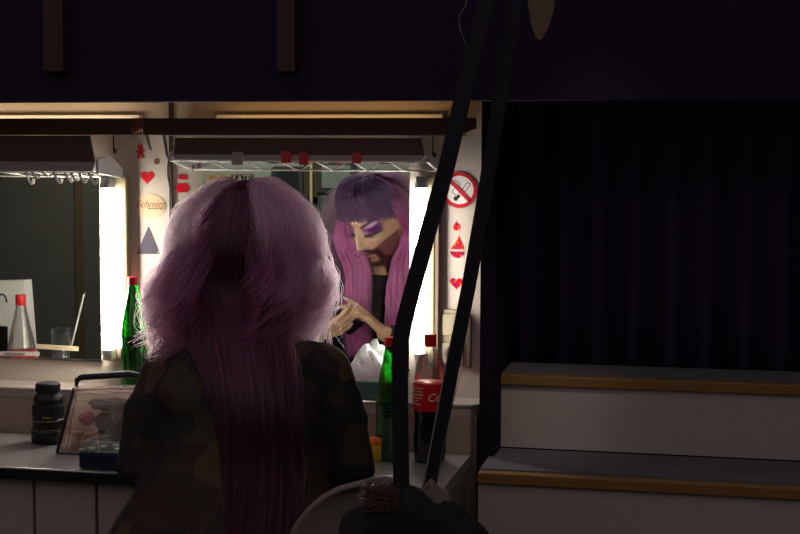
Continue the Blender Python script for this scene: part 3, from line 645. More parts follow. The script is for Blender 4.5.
# dark lower dado and left dark panel
a = rp(200, 196); bm = nb(); box(bm, (-3.12, -.9495, .0), (-1.2, -.935, a.z)); obj('wall_dado', bm, mat('dado_green', (74, 84, 74), .7, noise=.2, scale=5), kind='structure')
bm = nb(); box(bm, (-5.1, -.9495, 0), (-3.13, -.93, 2.88)); obj('wall_panel', bm, mat('rear_dark_panel', (92, 90, 80), .7, noise=.15, scale=5), kind='structure')
a = rp(77, 200); b = rp(84, 200); bm = nb(); box(bm, (a.x, -.93, 0), (b.x, -.915, 2.88)); obj('trim_6', bm, mat('brown_trim', (92, 78, 54), .6), kind='structure')
# small fire extinguisher, reddish brown
a = rp(340, 245, -.7); zt = rp(340, 205, -.7).z; zb = a.z
t = thing('fire_extinguisher', (a.x, -.7, zb), 'reddish brown cylinder with a white tag reflected left of the purple wig', 'fire extinguisher')
r = .042; bm = nb(); lathe(bm, [(r*.7, 0), (r, .012), (r, zt-zb-.02), (r*.7, zt-zb)], (a.x, -.85, zb), 24); obj('cylinder', bm, mat('extinguisher_red', (170, 52, 40), .4), t, True)
bm = nb(); lathe(bm, [(.015, zt-zb), (.015, zt-zb+.03), (.01, zt-zb+.032)], (a.x, -.85, zb), 16); obj('valve', bm, GREYM, t)
bm = nb(); box(bm, (a.x-.045, -.803, zt-.035), (a.x-.012, -.80, zt-.012)); obj('white_tag', bm, WHITE, t)
bm = nb(); box(bm, (a.x-.012, -.94, zb+.1), (a.x+.012, -.88, zb+.14)); obj('wall_hook', bm, GREYM, t)

# ================================================================== the person
BC = -.985                                   # body centre X
HC = Vector((-1.018, 3.085, 1.315)); HS = 1.10          # head centre
HROT = Matrix.Rotation(math.radians(24), 3, 'Z') @ Matrix.Rotation(math.radians(-24), 3, 'X')
def gz(v, c, s): return np.exp(-((v-c)/s)**2)
def head_mesh(bm):
    NR, NS = 110, 150; rings = []
    for i in range(1, NR):
        ph = -PI/2 + PI*i/NR; z = (.122 if ph > 0 else .122)*math.sin(ph)
        cz = math.cos(ph); s = cz**(.85) if ph > 0 else cz**.62
        jaw = 1 - .36*max(0, -z/.122)**1.7
        row = []
        for j in range(NS):
            la = 2*PI*j/NS; cx, sy = math.sin(la), math.cos(la)     # sy=+1 front
            x = .074*s*jaw*cx*(1+.0*abs(cx)); 
            if sy > 0: y = (.088 if z > -.02 else .088 - .02*(-z-.02)/.1)*s*sy
            else: y = .100*(cz**.9 if z > 0 else cz**1.0)*sy*(1-.25*max(0, -z/.12))
            if sy > 0:
                f = min(1, sy*2.2); ax = abs(x); d = 0
                d += .005*gz(z, .026, .010)*gz(ax, .024, .024)
                d -= .011*gz(ax, .031, .015)*gz(z, .004, .011)
                d += .007*gz(ax, .031, .011)*gz(z, .002, .008)
                if z < .03:
                    tt = min(1, max(0, (.022-z)/.060)); under = 1/(1+math.exp((-.044-z)/.0022))
                    d += (.007+.021*tt)*gz(x, 0, .0065+.005*tt)*under
                d += .008*gz(ax, .013, .006)*gz(z, -.036, .007)
                d += .004*gz(ax, .046, .016)*gz(z, -.018, .018)
                d += .008*gz(x, 0, .022)*gz(z, -.060, .005) + .008*gz(x, 0, .018)*gz(z, -.074, .0055) - .004*gz(x, 0, .02)*gz(z, -.067, .0022)
                d -= .004*gz(x, 0, .02)*gz(z, -.086, .005)
                d += .011*gz(x, 0, .02)*gz(z, -.102, .014)
                y += d*f
            row.append(bm.verts.new(HROT @ Vector((x, y, z)) + HC))
        rings.append(row)
    for row in rings:
        for v in row: v.co = HC + (v.co-HC)*HS
    for a, b in zip(rings, rings[1:]):
        for j in range(NS): bm.faces.new((a[j], a[(j+1) % NS], b[(j+1) % NS], b[j]))
    bm.faces.new(rings[0][::-1]); bm.faces.new(rings[-1])
    for s in (-1, 1): blob(bm, HROT @ Vector((s*.075, -.004, -.005)) + HC, (.010, .016, .030), 2, rot=HROT)
def cap(bm, p, q, r0, r1, n=14):
    p, q = Vector(p), Vector(q); L = (q-p).length; d = (q-p)/max(L, 1e-6)
    pts = []; rr = []
    for k in range(5): a = PI/2*(1-k/4); pts.append(p-d*r0*math.sin(a)); rr.append(max(1e-4, r0*math.cos(a)))
    for k in range(5): a = PI/2*k/4; pts.append(q+d*r1*math.sin(a)); rr.append(max(1e-4, r1*math.cos(a)))
    tube(bm, pts, rr, n)
def chain(bm, pts, rs):
    for i in range(len(pts)-1): cap(bm, pts[i], pts[i+1], rs[i], rs[i+1])
def loft(bm, rings, n=40, ex=2.3):
    R = []
    for (cx, cy, z, a, b) in rings:
        row = []
        for j in range(n):
            t_ = 2*PI*j/n; c_, s_ = math.cos(t_), math.sin(t_)
            row.append(bm.verts.new((cx + a*math.copysign(abs(c_)**(2/ex), c_), cy + b*math.copysign(abs(s_)**(2/ex), s_), z)))
        R.append(row)
    for a, b in zip(R, R[1:]):
        for j in range(n): bm.faces.new((a[j], a[(j+1) % n], b[(j+1) % n], b[j]))
    bm.faces.new(R[0][::-1]); bm.faces.new(R[-1])
tips = []
def hand(bm, W, d, nrm, side, curls, lens=(.070, .078, .072, .056), thumb=.5, spread=.12):
    d = Vector(d).normalized(); nrm = Vector(nrm); nrm = (nrm - d*nrm.dot(d)).normalized(); s = d.cross(nrm)*side     # s towards the thumb side
    W = Vector(W)
    for k in range(4):
        off = (.026, .009, -.009, -.025)[k]; K = W + d*(.082-.004*abs(k-1)) + s*off
        cap(bm, W + s*off*.5, K, .013, .0105)
        if k < 3: cap(bm, W + s*(off-.009)*.7 + d*.03, K - d*.012 - s*.009, .013, .0105)
        dd = (d + s*spread*(1.5-k)).normalized(); p = K; r = (.0088, .009, .0086, .0076)[k]; cu = curls[k]
        for m_ in range(3):
            an = cu*(m_+1) if m_ else cu*.8
            v = dd*math.cos(an) + nrm*math.sin(an); L = lens[k]*(.46, .30, .24)[m_]; q = p + v*L
            cap(bm, p, q, r, r*.92); r *= .92; p = q
        tips.append((p, v, r))
    T0 = W + d*.02 + s*.024; T1 = T0 + (d*.6 + s*.75 + nrm*.35).normalized()*.036; T2 = T1 + (d*.9 + s*.25*(1-thumb) + nrm*thumb).normalized()*.032; T3 = T2 + (d*.9 - s*.2*thumb + nrm*thumb).normalized()*.026
    cap(bm, T0, T1, .014, .0105); cap(bm, T1, T2, .0105, .0095); cap(bm, T2, T3, .0095, .0082); tips.append((T3, (T3-T2).normalized(), .0082))
SHL, SHR = Vector((-1.150, 2.985, 1.062)), Vector((-.818, 2.985, 1.055))
ELL, ELR = Vector((-1.212, 2.94, .845)), Vector((-.762, 2.985, .855))
WRL, WRR = Vector((-1.175, 3.22, .975)), Vector((-.972, 3.17, .980))
TORSO = [(BC+.005, 2.87, .58, .165, .12), (BC, 2.88, .68, .155, .115), (BC, 2.91, .80, .150, .11), (BC, 2.935, .92, .165, .112), (BC, 2.955, 1.02, .178, .112), (BC, 2.97, 1.08, .165, .098), (BC, 2.99, 1.12, .115, .078), (BC-.005, 3.005, 1.155, .062, .06)]
bm = nb(); head_mesh(bm)
loft(bm, TORSO)
chain(bm, [Vector((BC-.005, 3.005, 1.10)), Vector((BC-.01, 3.02, 1.17)), HC+Vector((.005, -.03, -.05))], [.065, .056, .058])
chain(bm, [Vector((BC-.08, 2.98, 1.09)), SHL, SHL.lerp(ELL, .5), ELL], [.05, .052, .046, .037])
chain(bm, [ELL, ELL.lerp(WRL, .35), WRL], [.037, .039, .025])
chain(bm, [Vector((BC+.08, 2.98, 1.09)), SHR, SHR.lerp(ELR, .5), ELR], [.05, .052, .046, .037])
chain(bm, [ELR, ELR.lerp(WRR, .35), WRR], [.037, .039, .025])
dR = Vector((-.150, .05, .155)); hand(bm, WRR, dR, (-.75, .1, -.45), 1, (.10, .30, .42, .5), spread=.13, thumb=.35)
dL = Vector((.75, .14, .30)); nL = Vector((-.35, -.62, .55)); hand(bm, WRL, dL, nL, -1, (.25, .30, .36, .42), spread=.12, thumb=.7)
HIP = [(-.10, 1), (.10, -1)]
for s in (-1, 1):
    chain(bm, [Vector((BC+s*.09, 2.87, .63)), Vector((BC+s*.13, 3.10, .645)), Vector((BC+s*.14, 3.29, .62))], [.082, .074, .055])
    chain(bm, [Vector((BC+s*.14, 3.29, .62)), Vector((BC+s*.13, 3.24, .42)), Vector((BC+s*.12, 3.19, .22))], [.055, .055, .036])
    chain(bm, [Vector((BC+s*.12, 3.17, .20)), Vector((BC+s*.13, 3.32, .175))], [.036, .028])
bodyme = rem(bm, .0032, 2)
n = len(bodyme.vertices); co = np.empty(n*3); bodyme.vertices.foreach_get('co', co); co = co.reshape(-1, 3)
Hm = np.array(HROT); loc = (co - np.array(HC)) @ Hm / HS          # world -> head local
x, y, z = loc[:, 0], loc[:, 1], loc[:, 2]; ax = np.abs(x)
front = (y > .0) & (np.abs(z) < .14)
C = np.tile(np.array(lin((224, 178, 142))), (n, 1))
def paint(mask, rgb):
    mm = np.clip(mask, 0, 1)[:, None]*1.0; global C; C = C*(1-mm) + np.array(lin(rgb))*mm
sm = lambda e0, e1, v: np.clip((v-e0)/(e1-e0), 0, 1)
F = front.astype(float)
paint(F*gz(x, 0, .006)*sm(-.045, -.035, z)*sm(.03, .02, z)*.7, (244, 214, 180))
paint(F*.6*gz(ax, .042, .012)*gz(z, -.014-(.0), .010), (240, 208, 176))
# beard: jaw area below a line from ear to the mouth corner
ln = -.018 - (.068-ax)*.62
beard = F*sm(0, -.006, z-ln)*sm(.018, .028, ax)
paint(beard*.85, (112, 58, 66))
gt = F*np.clip(gz(ax, .030, .008)*sm(-.045, -.055, z) + gz(z, -.105, .014)*sm(.05, .035, ax), 0, 1)
gt = np.clip(gt*1.5, 0, 1); paint(gt*.95, (70, 30, 38))
mst = np.clip(1.4*F*gz(z, -.0525 - ax*.22, .0072)*sm(.040, .032, ax), 0, 1); paint(mst, (66, 28, 36))
paint(F*gz(z, -.066, .003)*sm(.024, .018, ax), (96, 40, 44)); paint(F*gz(z, -.074, .005)*sm(.020, .015, ax), (176, 110, 100))
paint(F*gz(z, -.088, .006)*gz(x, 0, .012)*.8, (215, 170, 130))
# eye make-up
up = .004 + .012*(ax-.012)/.04
paint(F*sm(.012, .018, ax)*sm(.064, .056, ax)*sm(-.003, .002, z)*sm(.034, .026, z-(ax-.02)*.35), (126, 44, 128))
paint(F*gz(ax, .040, .020)*gz(z-(ax-.03)*.38, .0225, .0045)*.95, (240, 205, 226))
paint(F*gz(ax, .020, .006)*gz(z, .006, .005)*.8, (232, 160, 200))
paint(F*sm(.010, .014, ax)*sm(.058, .052, ax)*gz(z-(ax-.03)*.48, .0315, .0032), (40, 16, 30))
paint(F*sm(.014, .019, ax)*sm(.060, .054, ax)*gz(z-np.maximum(0, ax-.038)*.5, -.0035, .0042), (10, 4, 10))
paint(F*gz(ax, .046, .010)*gz(z-(ax-.04)*.5, .006, .006)*.8, (60, 16, 66))
paint(F*gz(ax, .034, .014)*gz(z, -.0095, .0025)*.6, (120, 50, 90))
ca = bodyme.color_attributes.new('skin', 'FLOAT_COLOR', 'POINT'); ca.data.foreach_set('color', np.concatenate([C, np.ones((n, 1))], 1).ravel())
SK = bpy.data.materials.new('skin'); SK.use_nodes = True; nt = SK.node_tree; b = nt.nodes['Principled BSDF']
at = nt.nodes.new('ShaderNodeAttribute'); at.attribute_name = 'skin'; nt.links.new(at.outputs['Color'], b.inputs['Base Color']); b.inputs['Roughness'].default_value = .5; b.inputs['Subsurface Weight'].default_value = .06; b.inputs['Subsurface Scale'].default_value = .01
person = obj('person', bodyme, SK, smooth=True, label='seated person in long pink wig and dark patterned jacket looking down at a phone', cat='person')
# nails
bm = nb()
for p, v, r in tips: tube(bm, [p, p+v*.010, p+v*.020], [r*.92, r*.75, .002], 10)
obj('fingernails', bm, mat('nail_varnish', (222, 190, 184), .25), person, True, label='long pale pointed nails')
# lashes, nose ring, studs
bm = nb(); pts = []
for k in range(13):
    a = PI*1.15*k/12 - .25; pts.append(HROT @ Vector((.0065*math.cos(a+PI) , .116, -.046-.006*math.sin(a))) * HS + HC)
tube(bm, pts, .0017, 6); obj('nose_ring', bm, SILV, person, True)
bm = nb()
for s in (-1, 1):
    for k in range(9):
        u = k/8; xx = s*(.018+.036*u); e = HROT @ Vector((xx, .082-.018*u, -.002+.004*u)) * HS + HC; f = HROT @ Vector((xx*1.06+s*.004*u, .098-.016*u, -.007+.007*u)) * HS + HC
        tube(bm, [e, f], [.0009, .0003], 4)
obj('eyelashes', bm, BLK, person)

# clothing
def fabric(name, cols, scale, rough=.8):
    m = bpy.data.materials.new(name); m.use_nodes = True; nt = m.node_tree; N = nt.nodes; L = nt.links; b = N['Principled BSDF']; b.inputs['Roughness'].default_value = rough; b.inputs['Specular IOR Level'].default_value = .15
    tc = N.new('ShaderNodeTexCoord'); n1 = N.new('ShaderNodeTexNoise'); n1.inputs['Scale'].default_value = scale*.6; n1.inputs['Distortion'].default_value = 1.2
    v = N.new('ShaderNodeTexVoronoi'); v.inputs['Scale'].default_value = scale; ad = N.new('ShaderNodeMix'); ad.data_type = 'VECTOR'; ad.inputs[0].default_value = .12
    L.new(tc.outputs['Object'], ad.inputs[4]); L.new(n1.outputs['Color'], ad.inputs[5]); L.new(tc.outputs['Object'], n1.inputs['Vector']); L.new(ad.outputs[1], v.inputs['Vector'])
    sx = N.new('ShaderNodeSeparateColor'); L.new(v.outputs['Color'], sx.inputs[0])
    r = N.new('ShaderNodeValToRGB'); r.color_ramp.interpolation = 'CONSTANT'
    while len(r.color_ramp.elements) < len(cols): r.color_ramp.elements.new(.5)
    for i, c in enumerate(cols): r.color_ramp.elements[i].position = i/len(cols); r.color_ramp.elements[i].color = lin(c)+(1,)
    L.new(sx.outputs[0], r.inputs[0]); L.new(r.outputs[0], b.inputs['Base Color']); return m
JACK = fabric('printed_cloth', [(58, 50, 46), (68, 59, 48), (46, 41, 45), (62, 54, 48), (54, 48, 45), (84, 70, 52), (66, 50, 47), (46, 44, 45)], 15)
def grow(T, g): return [(a, b_, z_, p+g, q+g) for a, b_, z_, p, q in T]
bm = nb(); T2 = grow(TORSO[:-1], .022); SX = (aY(108, 515, 2.9).x+aY(372, 515, 2.9).x)/2; SW = (aY(372, 515, 2.9).x-aY(108, 515, 2.9).x)/2; T2[0] = (SX, 2.87, .575, SW, .155); T2[1] = (SX, 2.88, .70, SW*.98, .15); T2[2] = (BC-.01, 2.91, .82, .20, .136); T2[-1] = (BC, 2.99, 1.122, .125, .09); loft(bm, T2); 
loft(bm, [(BC, 2.99, 1.10, .12, .085), (BC-.004, 3.0, 1.150, .085, .078)])
chain(bm, [Vector((BC-.08, 2.975, 1.065)), SHL, SHL.lerp(ELL, .5)+Vector((-.008, -.006, 0)), ELL], [.068, .062, .066, .058]); chain(bm, [ELL, ELL.lerp(WRL, .5), ELL.lerp(WRL, .86)], [.060, .056, .044])
chain(bm, [Vector((BC+.08, 2.975, 1.065)), SHR, SHR.lerp(ELR, .5)+Vector((.008, -.006, 0)), ELR], [.068, .062, .066, .058]); chain(bm, [ELR, ELR.lerp(WRR, .5), ELR.lerp(WRR, .86)], [.060, .056, .044])
me = rem(bm, .007, 6)
k = len(me.vertices); cc = np.empty(k*3); me.vertices.foreach_get('co', cc); cc = cc.reshape(-1, 3)
for i in range(k):
    p = Vector(cc[i]); w_ = NZ.noise(Vector((p.x*9, p.y*9, p.z*16)))*.008 + NZ.noise(Vector((p.x*26, p.y*20, p.z*34)))*.003
    d_ = Vector((p.x-BC, p.y-2.95, 0)); 
    if d_.length > .02: cc[i] += np.array(d_.normalized())*w_
me.vertices.foreach_set('co', cc.ravel()); me.update()
obj('jacket', me, JACK, person, True, label='dark olive and brown patterned jacket')
bm = nb(); loft(bm, [(BC, 2.87, .565, .185, .135), (BC, 2.875, .66, .18, .14)])
for s in (-1, 1):
    chain(bm, [Vector((BC+s*.09, 2.87, .63)), Vector((BC+s*.13, 3.10, .645)), Vector((BC+s*.14, 3.29, .62))], [.092, .083, .064]); chain(bm, [Vector((BC+s*.14, 3.29, .62)), Vector((BC+s*.13, 3.24, .42)), Vector((BC+s*.12, 3.19, .25))], [.064, .064, .048])
obj('trousers', rem(bm, .008, 5), mat('black_denim', (26, 26, 30), .8), person, True)
bm = nb()
for s in (-1, 1):
    chain(bm, [Vector((BC+s*.12, 3.165, .20)), Vector((BC+s*.13, 3.34, .175))], [.046, .036]); chain(bm, [Vector((BC+s*.12, 3.18, .27)), Vector((BC+s*.12, 3.165, .20))], [.048, .046])
obj('shoes', rem(bm, .007, 4), BLK, person, True)

# ------------------------------------------------------------------ the wig
def strands(name, ctrl, K, r0, r1, m, parent, tint, curl=0, cf=3, cgrow=1.5, noisea=.0, label=None, clump=0, cl=.6, solid=True):
    if clump:      # pull strands towards their nearest lock leader
        lead = ctrl[rng.choice(len(ctrl), clump, replace=False)]
        key = ctrl[:, 3]; kid = np.argmin(((key[:, None]-lead[None, :, 3])**2).sum(-1), 1)
        wgt = np.linspace(0, 1, ctrl.shape[1])[None, :, None]**.8*cl*rng.uniform(.4, 1, (len(ctrl), 1, 1))
        ctrl = ctrl*(1-wgt) + lead[kid]*wgt
    N_, Cn, _ = ctrl.shape; tt = np.linspace(0, Cn-1-1e-6, K); out = np.zeros((N_, K, 3))
    for a, t_ in enumerate(tt):
        i = int(t_); u = t_-i; p0 = ctrl[:, max(i-1, 0)]; p1 = ctrl[:, i]; p2 = ctrl[:, i+1]; p3 = ctrl[:, min(i+2, Cn-1)]
        out[:, a] = .5*((2*p1) + (-p0+p2)*u + (2*p0-5*p1+4*p2-p3)*u*u + (-p0+3*p1-3*p2+p3)*u**3)
    s = np.linspace(0, 1, K)[None, :]
    ph = rng.uniform(0, 2*PI, (N_, 1)); fr = cf*rng.uniform(.7, 1.3, (N_, 1))
    if clump: ph = rng.uniform(0, 2*PI, clump)[kid][:, None] + rng.normal(0, .5, (N_, 1)); fr = cf*rng.uniform(.7, 1.3, clump)[kid][:, None]*rng.uniform(.95, 1.05, (N_, 1))
    jit = rng.uniform(.5, 1.5, clump)[kid][:, None] if clump else rng.uniform(.3, 1.4, (N_, 1))
    am = curl*jit*s**cgrow if np.isscalar(curl) else curl[:, None]*jit*s**cgrow
    out[..., 0] += am*np.sin(2*PI*fr*s+ph); out[..., 1] += am*np.cos(2*PI*fr*s+ph)
    out += noisea*np.cumsum(rng.normal(0, 1, out.shape), 1)*s[..., None]
    if not solid:
        cv = bpy.data.hair_curves.new(name); cv.add_curves([K]*N_)
        cv.attributes['position'].data.foreach_set('vector', out.reshape(-1).astype(np.float32))
        ra = cv.attributes.get('radius') or cv.attributes.new('radius', 'FLOAT', 'POINT')
        ra.data.foreach_set('value', (r0 + (r1-r0)*np.repeat(s, N_, 0)**2).reshape(-1).astype(np.float32))
        at = cv.attributes.new('tint', 'FLOAT', 'POINT'); at.data.foreach_set('value', np.repeat(np.clip(tint, 0, 1), K).astype(np.float32))
        cv.materials.append(m); o = bpy.data.objects.new(name, cv); COL.objects.link(o); o.parent = parent
        if parent.type == 'EMPTY': o.matrix_parent_inverse = Matrix.Translation(parent.location).inverted()
        return setp(o, label)
    T = np.gradient(out, axis=1); T /= np.linalg.norm(T, axis=2, keepdims=True)+1e-9
    U = np.cross(T, np.array([.31, .9, .13])); U /= np.linalg.norm(U, axis=2, keepdims=True)+1e-9; V_ = np.cross(T, U)
    rad = (r0 + (r1-r0)*s**2)[..., None]
    ring = np.stack([out + rad*(math.cos(a)*U + math.sin(a)*V_) for a in (0, 2*PI/3, 4*PI/3)], 2)      # N K 3 3
    vs = ring.reshape(-1, 3); base = (np.arange(N_)[:, None, None]*K + np.arange(K-1)[None, :, None])*3
    j = np.arange(3)[None, None, :]; q = np.stack([base+j, base+(j+1) % 3, base+3+(j+1) % 3, base+3+j], -1).reshape(-1, 4)
    me = bpy.data.meshes.new(name); me.vertices.add(len(vs)); me.vertices.foreach_set('co', vs.ravel())
    me.loops.add(q.size); me.loops.foreach_set('vertex_index', q.ravel().astype(np.int32)); me.polygons.add(len(q))
    me.polygons.foreach_set('loop_start', np.arange(0, q.size, 4, dtype=np.int32)); me.polygons.foreach_set('loop_total', np.full(len(q), 4, dtype=np.int32))
    me.update(calc_edges=True); me.polygons.foreach_set('use_smooth', [True]*len(q))
    at = me.attributes.new('tint', 'FLOAT', 'POINT'); at.data.foreach_set('value', np.repeat(np.clip(tint, 0, 1), K*3).astype(np.float32))
    return obj(name, me, m, parent, label=label)
hc = np.array(HC)
def hs(az, el, off):     # point on the head shell; az 0 = back (-Y world), +90 = right (+X); world aligned
    a, e = np.radians(az), np.radians(el)
    return np.stack([(.081+off)*np.sin(a)*np.cos(e), -(.102+off)*np.cos(a)*np.cos(e), (.113+off)*np.sin(e)], -1) + hc
U_ = lambda a, b, n: rng.uniform(a, b, n)
def hair_fibre(name, c1, c2, rough=.35, rrough=.45):
    m = bpy.data.materials.new(name); m.use_nodes = True; nt = m.node_tree; N = nt.nodes; L = nt.links; N.remove(N['Principled BSDF'])
    h = N.new('ShaderNodeBsdfHairPrincipled'); h.parametrization = 'COLOR'; h.inputs['Roughness'].default_value = rough; h.inputs['Radial Roughness'].default_value = rrough
    at = N.new('ShaderNodeAttribute'); at.attribute_name = 'tint'
    mx = N.new('ShaderNodeMix'); mx.data_type = 'RGBA'; mx.inputs[6].default_value = lin(c1)+(1,); mx.inputs[7].default_value = lin(c2)+(1,)
    L.new(at.outputs['Fac'], mx.inputs[0]); L.new(mx.outputs[2], h.inputs['Color']); L.new(h.outputs[0], N['Material Output'].inputs['Surface']); return m
FIBRE = hair_fibre('pale_pink_fibre', (88, 28, 62), (208, 136, 172))
PLUMF = hair_fibre('plum_fibre', (34, 9, 25), (76, 27, 54)); HOTF = hair_fibre('bright_pink_fibre', (186, 34, 112), (236, 112, 172)); PURPF = hair_fibre('purple_fibre', (46, 26, 56), (100, 64, 108))
PINK = hair_mat('pink_hair', (205, 135, 170), (246, 220, 232), .7)
PLUM = hair_mat('plum_hair', (80, 32, 62), (126, 62, 98), .2)
PURP = hair_mat('purple_hair', (84, 58, 90), (122, 86, 128), .2)
HOT = hair_mat('bright_pink_hair', (176, 62, 118), (226, 128, 176), .25)
# inner wig cap (solid volume beneath the strands)
bm = nb()
for i in range(1): 
    blob(bm, HC+Vector((0, -.022, .022)), (.090, .102, .115), 4, .04, 6)
XB = aY(260, 450, 2.77).x
loft(bm, [(XB, 2.75, .70, .03, .008), (XB-.01, 2.80, .93, .035, .008), (XB-.03, 2.86, 1.10, .055, .012), (HC.x+.02, 3.0, 1.20, .075, .03), (HC.x+.0, 3.02, 1.30, .080, .06)], 24)
WIGCAP = hair_mat('deep_plum_hair', (84, 34, 64), (84, 34, 64), .05)
# keep the cap behind the face
me = bpy.data.meshes.new('c'); 
for v in bm.verts:
    l = HROT.transposed() @ (v.co-HC)
    if l.y > .02 and l.z < .062: 
        l.y = .02; v.co = HROT @ l + HC
obj('wig_cap', bm, WIGCAP, person, True, label='dark plum inner hair of the wig')
# A back fall
N1 = 2600; u = np.clip(rng.normal(0, .5, N1), -1.35, 1.35); az = u*60; off = U_(.012, .034, N1)
top = hs(az*1.0, U_(66, 88, N1), off+.002); c1 = hs(az, 48+U_(-4, 4, N1), off+.006); c2 = hs(az, 5+U_(-6, 6, N1), off+.010)
sh = np.array([HC.x+.022, 0, 0])
bx = XB-.035 + u*.080; by = 2.800 + U_(-.012, .010, N1) + .02*u**2
c3 = np.stack([HC.x+.01+u*.100, 2.965-off*.6+U_(-.008, .008, N1), 1.20+U_(-.01, .01, N1)], -1)
c4 = np.stack([bx, by-.006, np.full(N1, 1.05)], -1); c5 = np.stack([XB-.008+u*.074, by-.030, np.full(N1, .87)], -1); c6 = np.stack([XB+u*.074+U_(-.006, .006, N1), by-.078, .66+U_(-.05, .03, N1)], -1)
strands('back_hair', np.stack([top, c1, c2, c3, c4, c5, c6], 1), 30, .0008, .0006, PLUMF, person, U_(0, 1, N1), .006, 4, clump=70, cl=.6, solid=False, label='long straight plum hair down the back')
# B frizzy sides
for sd, N2, flare, nm in ((-1, 1500, .088, 'left'), (1, 1500, .092, 'right')):
    az = sd*(20+(U_(0, 1, N2)**.7)*(50 if sd < 0 else 76)) + U_(-9, 9, N2); g = U_(0, 1, N2)**.9; out_ = .012 + g*flare
    top = hs(az*.6, U_(62, 86, N2), .008+g*.012); c1 = hs(az, 46+U_(-6, 6, N2), .008+g*(.012 if sd < 0 else .020)); c2 = hs(az, 14+U_(-8, 8, N2), .008+g*(.030 if sd < 0 else .036))
    a = np.radians(az); R2 = .094+out_*1.05
    c3 = np.stack([hc[0]+np.sin(a)*R2, hc[1]-.02-np.cos(a)*R2*.9, 1.255+U_(-.02, .02, N2)], -1)
    ez = (1.105 if sd < 0 else 1.115)+U_(-.05, .055, N2); R3 = .100+g*flare*(1.16 if sd < 0 else .92)+U_(-.012, .016, N2)
    c4 = np.stack([hc[0]+np.sin(a)*R3+sd*.004, hc[1]-.03-np.cos(a)*R3, (1.255+ez)/2], -1)
    c5 = np.stack([hc[0]+np.sin(a)*(R3*(1.02 if sd < 0 else .80)+U_(-.035, .025, N2)), hc[1]-.035-np.cos(a)*R3*1.0, ez], -1)
    strands('side_hair', np.stack([top, c1, c2, c3, c4, c5], 1), 44, .0006, .0003, FIBRE, person, (U_(0, .6, N2)+g*.5)*np.clip((np.abs(az)-22)/50, .05, 1), .012+.019*g*U_(.7, 1, N2), 2.6, .7, .0007, label='frizzy pale pink curls at the %s side of the head' % nm, clump=60, cl=.7, solid=False)
# flyaways
N3 = 900; az = U_(25, 92, N3)*np.where(rng.random(N3) < .3, -1, 1); g = U_(.4, 1, N3)
top = hs(az*.6, U_(60, 86, N3), .03+0*g); c1 = hs(az, 46+U_(-10, 14, N3), .03+g*.035); c2 = hs(az, 14+U_(-8, 8, N3), .05+g*.05); a = np.radians(az)
c3 = np.stack([hc[0]+np.sin(a)*(.135+g*.055), hc[1]-.02-np.cos(a)*.13, 1.25+U_(-.03, .03, N3)], -1); c4 = np.stack([hc[0]+np.sin(a)*(.14+g*.05+U_(-.04, .03, N3)), hc[1]-.03-np.cos(a)*.14, 1.14+U_(-.05, .06, N3)], -1)
strands('flyaway_hair', np.stack([top, c1, c2, c3, c4], 1), 36, .0005, .0003, FIBRE, person, U_(.6, 1, N3), .014, 3, 1, .0008, label='thin stray hairs around the wig', solid=False)
# C front lengths
for sd, N4, x0_, x1_ in ((1, 1700, .050, .130), (-1, 1700, -.090, -.012)):
    g = U_(0, 1, N4); az = sd*U_(100, 138, N4); 
    top = hs(az*.9, U_(50, 80, N4), .02+0*g); c1 = hs(az, 22+U_(-6, 6, N4), .022+g*.012); 
    xx = x0_+(x1_-x0_)*g
    c2 = np.stack([hc[0]+(xx if sd < 0 else np.maximum(xx, .088+.03*g))*1.0 - (.03 if sd < 0 else 0), hc[1]+(.0 if sd > 0 else .03)+U_(-.02, .03, N4), 1.27+0*g], -1)
    c3 = np.stack([hc[0]+xx, 3.115+U_(-.012, .022, N4), 1.17+0*g], -1)
    c4 = np.stack([hc[0]+xx*.98, 3.125+U_(-.01, .02, N4), 1.06+0*g], -1); c5 = np.stack([hc[0]+xx*.95+U_(-.01, .01, N4), 3.115+U_(-.01, .02, N4), .93+U_(-.05, .04, N4)], -1)
    strands('front_hair', np.stack([top, c1, c2, c3, c4, c5], 1), 30, .0010, .0006, HOTF, person, U_(0, 1, N4), .009, 2.6, clump=40, cl=.6, solid=False, label='long straight pink hair down the chest')
# D bangs and crown hair seen in the mirror
N5 = 2600; az = U_(95, 265, N5); g = U_(0, 1, N5)
def hl(azl, el, off):      # head-local shell, az 0 = face direction
    a, e = np.radians(azl), np.radians(el)
    p = np.stack([(.088+off)*np.sin(a)*np.cos(e), (.104+off)*np.cos(a)*np.cos(e), (.126+off)*np.sin(e)], -1)
    return p @ Hm.T + hc
azl = U_(-88, 88, N5); 
top = hl(azl*.8+180*0, U_(80, 96, N5), .008+g*.016); c1 = hl(azl, 66+U_(-4, 4, N5), .018+g*.024); c2 = hl(azl, 48+U_(-4, 4, N5), .022+g*.024); c3 = hl(azl+6, 30+U_(-5, 3, N5)-8*(np.abs(azl)/88)**2*2+U_(-7, 5, N5), .008+g*.012)
strands('fringe', np.stack([top, c1, c2, c3], 1), 18, .0009, .0007, PURPF, person, U_(0, 1, N5), .005, 2, label='purple fringe over the forehead', solid=False)

# phone
d_ = dL.normalized(); n_ = (nL - d_*nL.dot(d_)).normalized(); s_ = d_.cross(n_)
pc = WRL + d_*.082 + n_*.024; M3 = Matrix((s_, d_, n_)).transposed() @ Matrix.Rotation(.35, 3, 'Z')
t = thing('smartphone', tuple(pc), 'black smartphone held in the hands of the seated person, reflected in the mirror', 'phone')
bm = nb(); vs = box(bm, (-.072, -.036, -.0042), (.072, .036, .0042), .003)
for v in bm.verts: v.co = M3 @ v.co + pc
obj('phone_body', bm, BLK, t)
bm = nb(); box(bm, (-.067, -.033, .0043), (.067, .033, .0048))
for v in bm.verts: v.co = M3 @ v.co + pc
obj('screen', bm, mat('phone_screen', (40, 44, 52), .1, emit=.25, emitc=(180, 190, 210)), t)

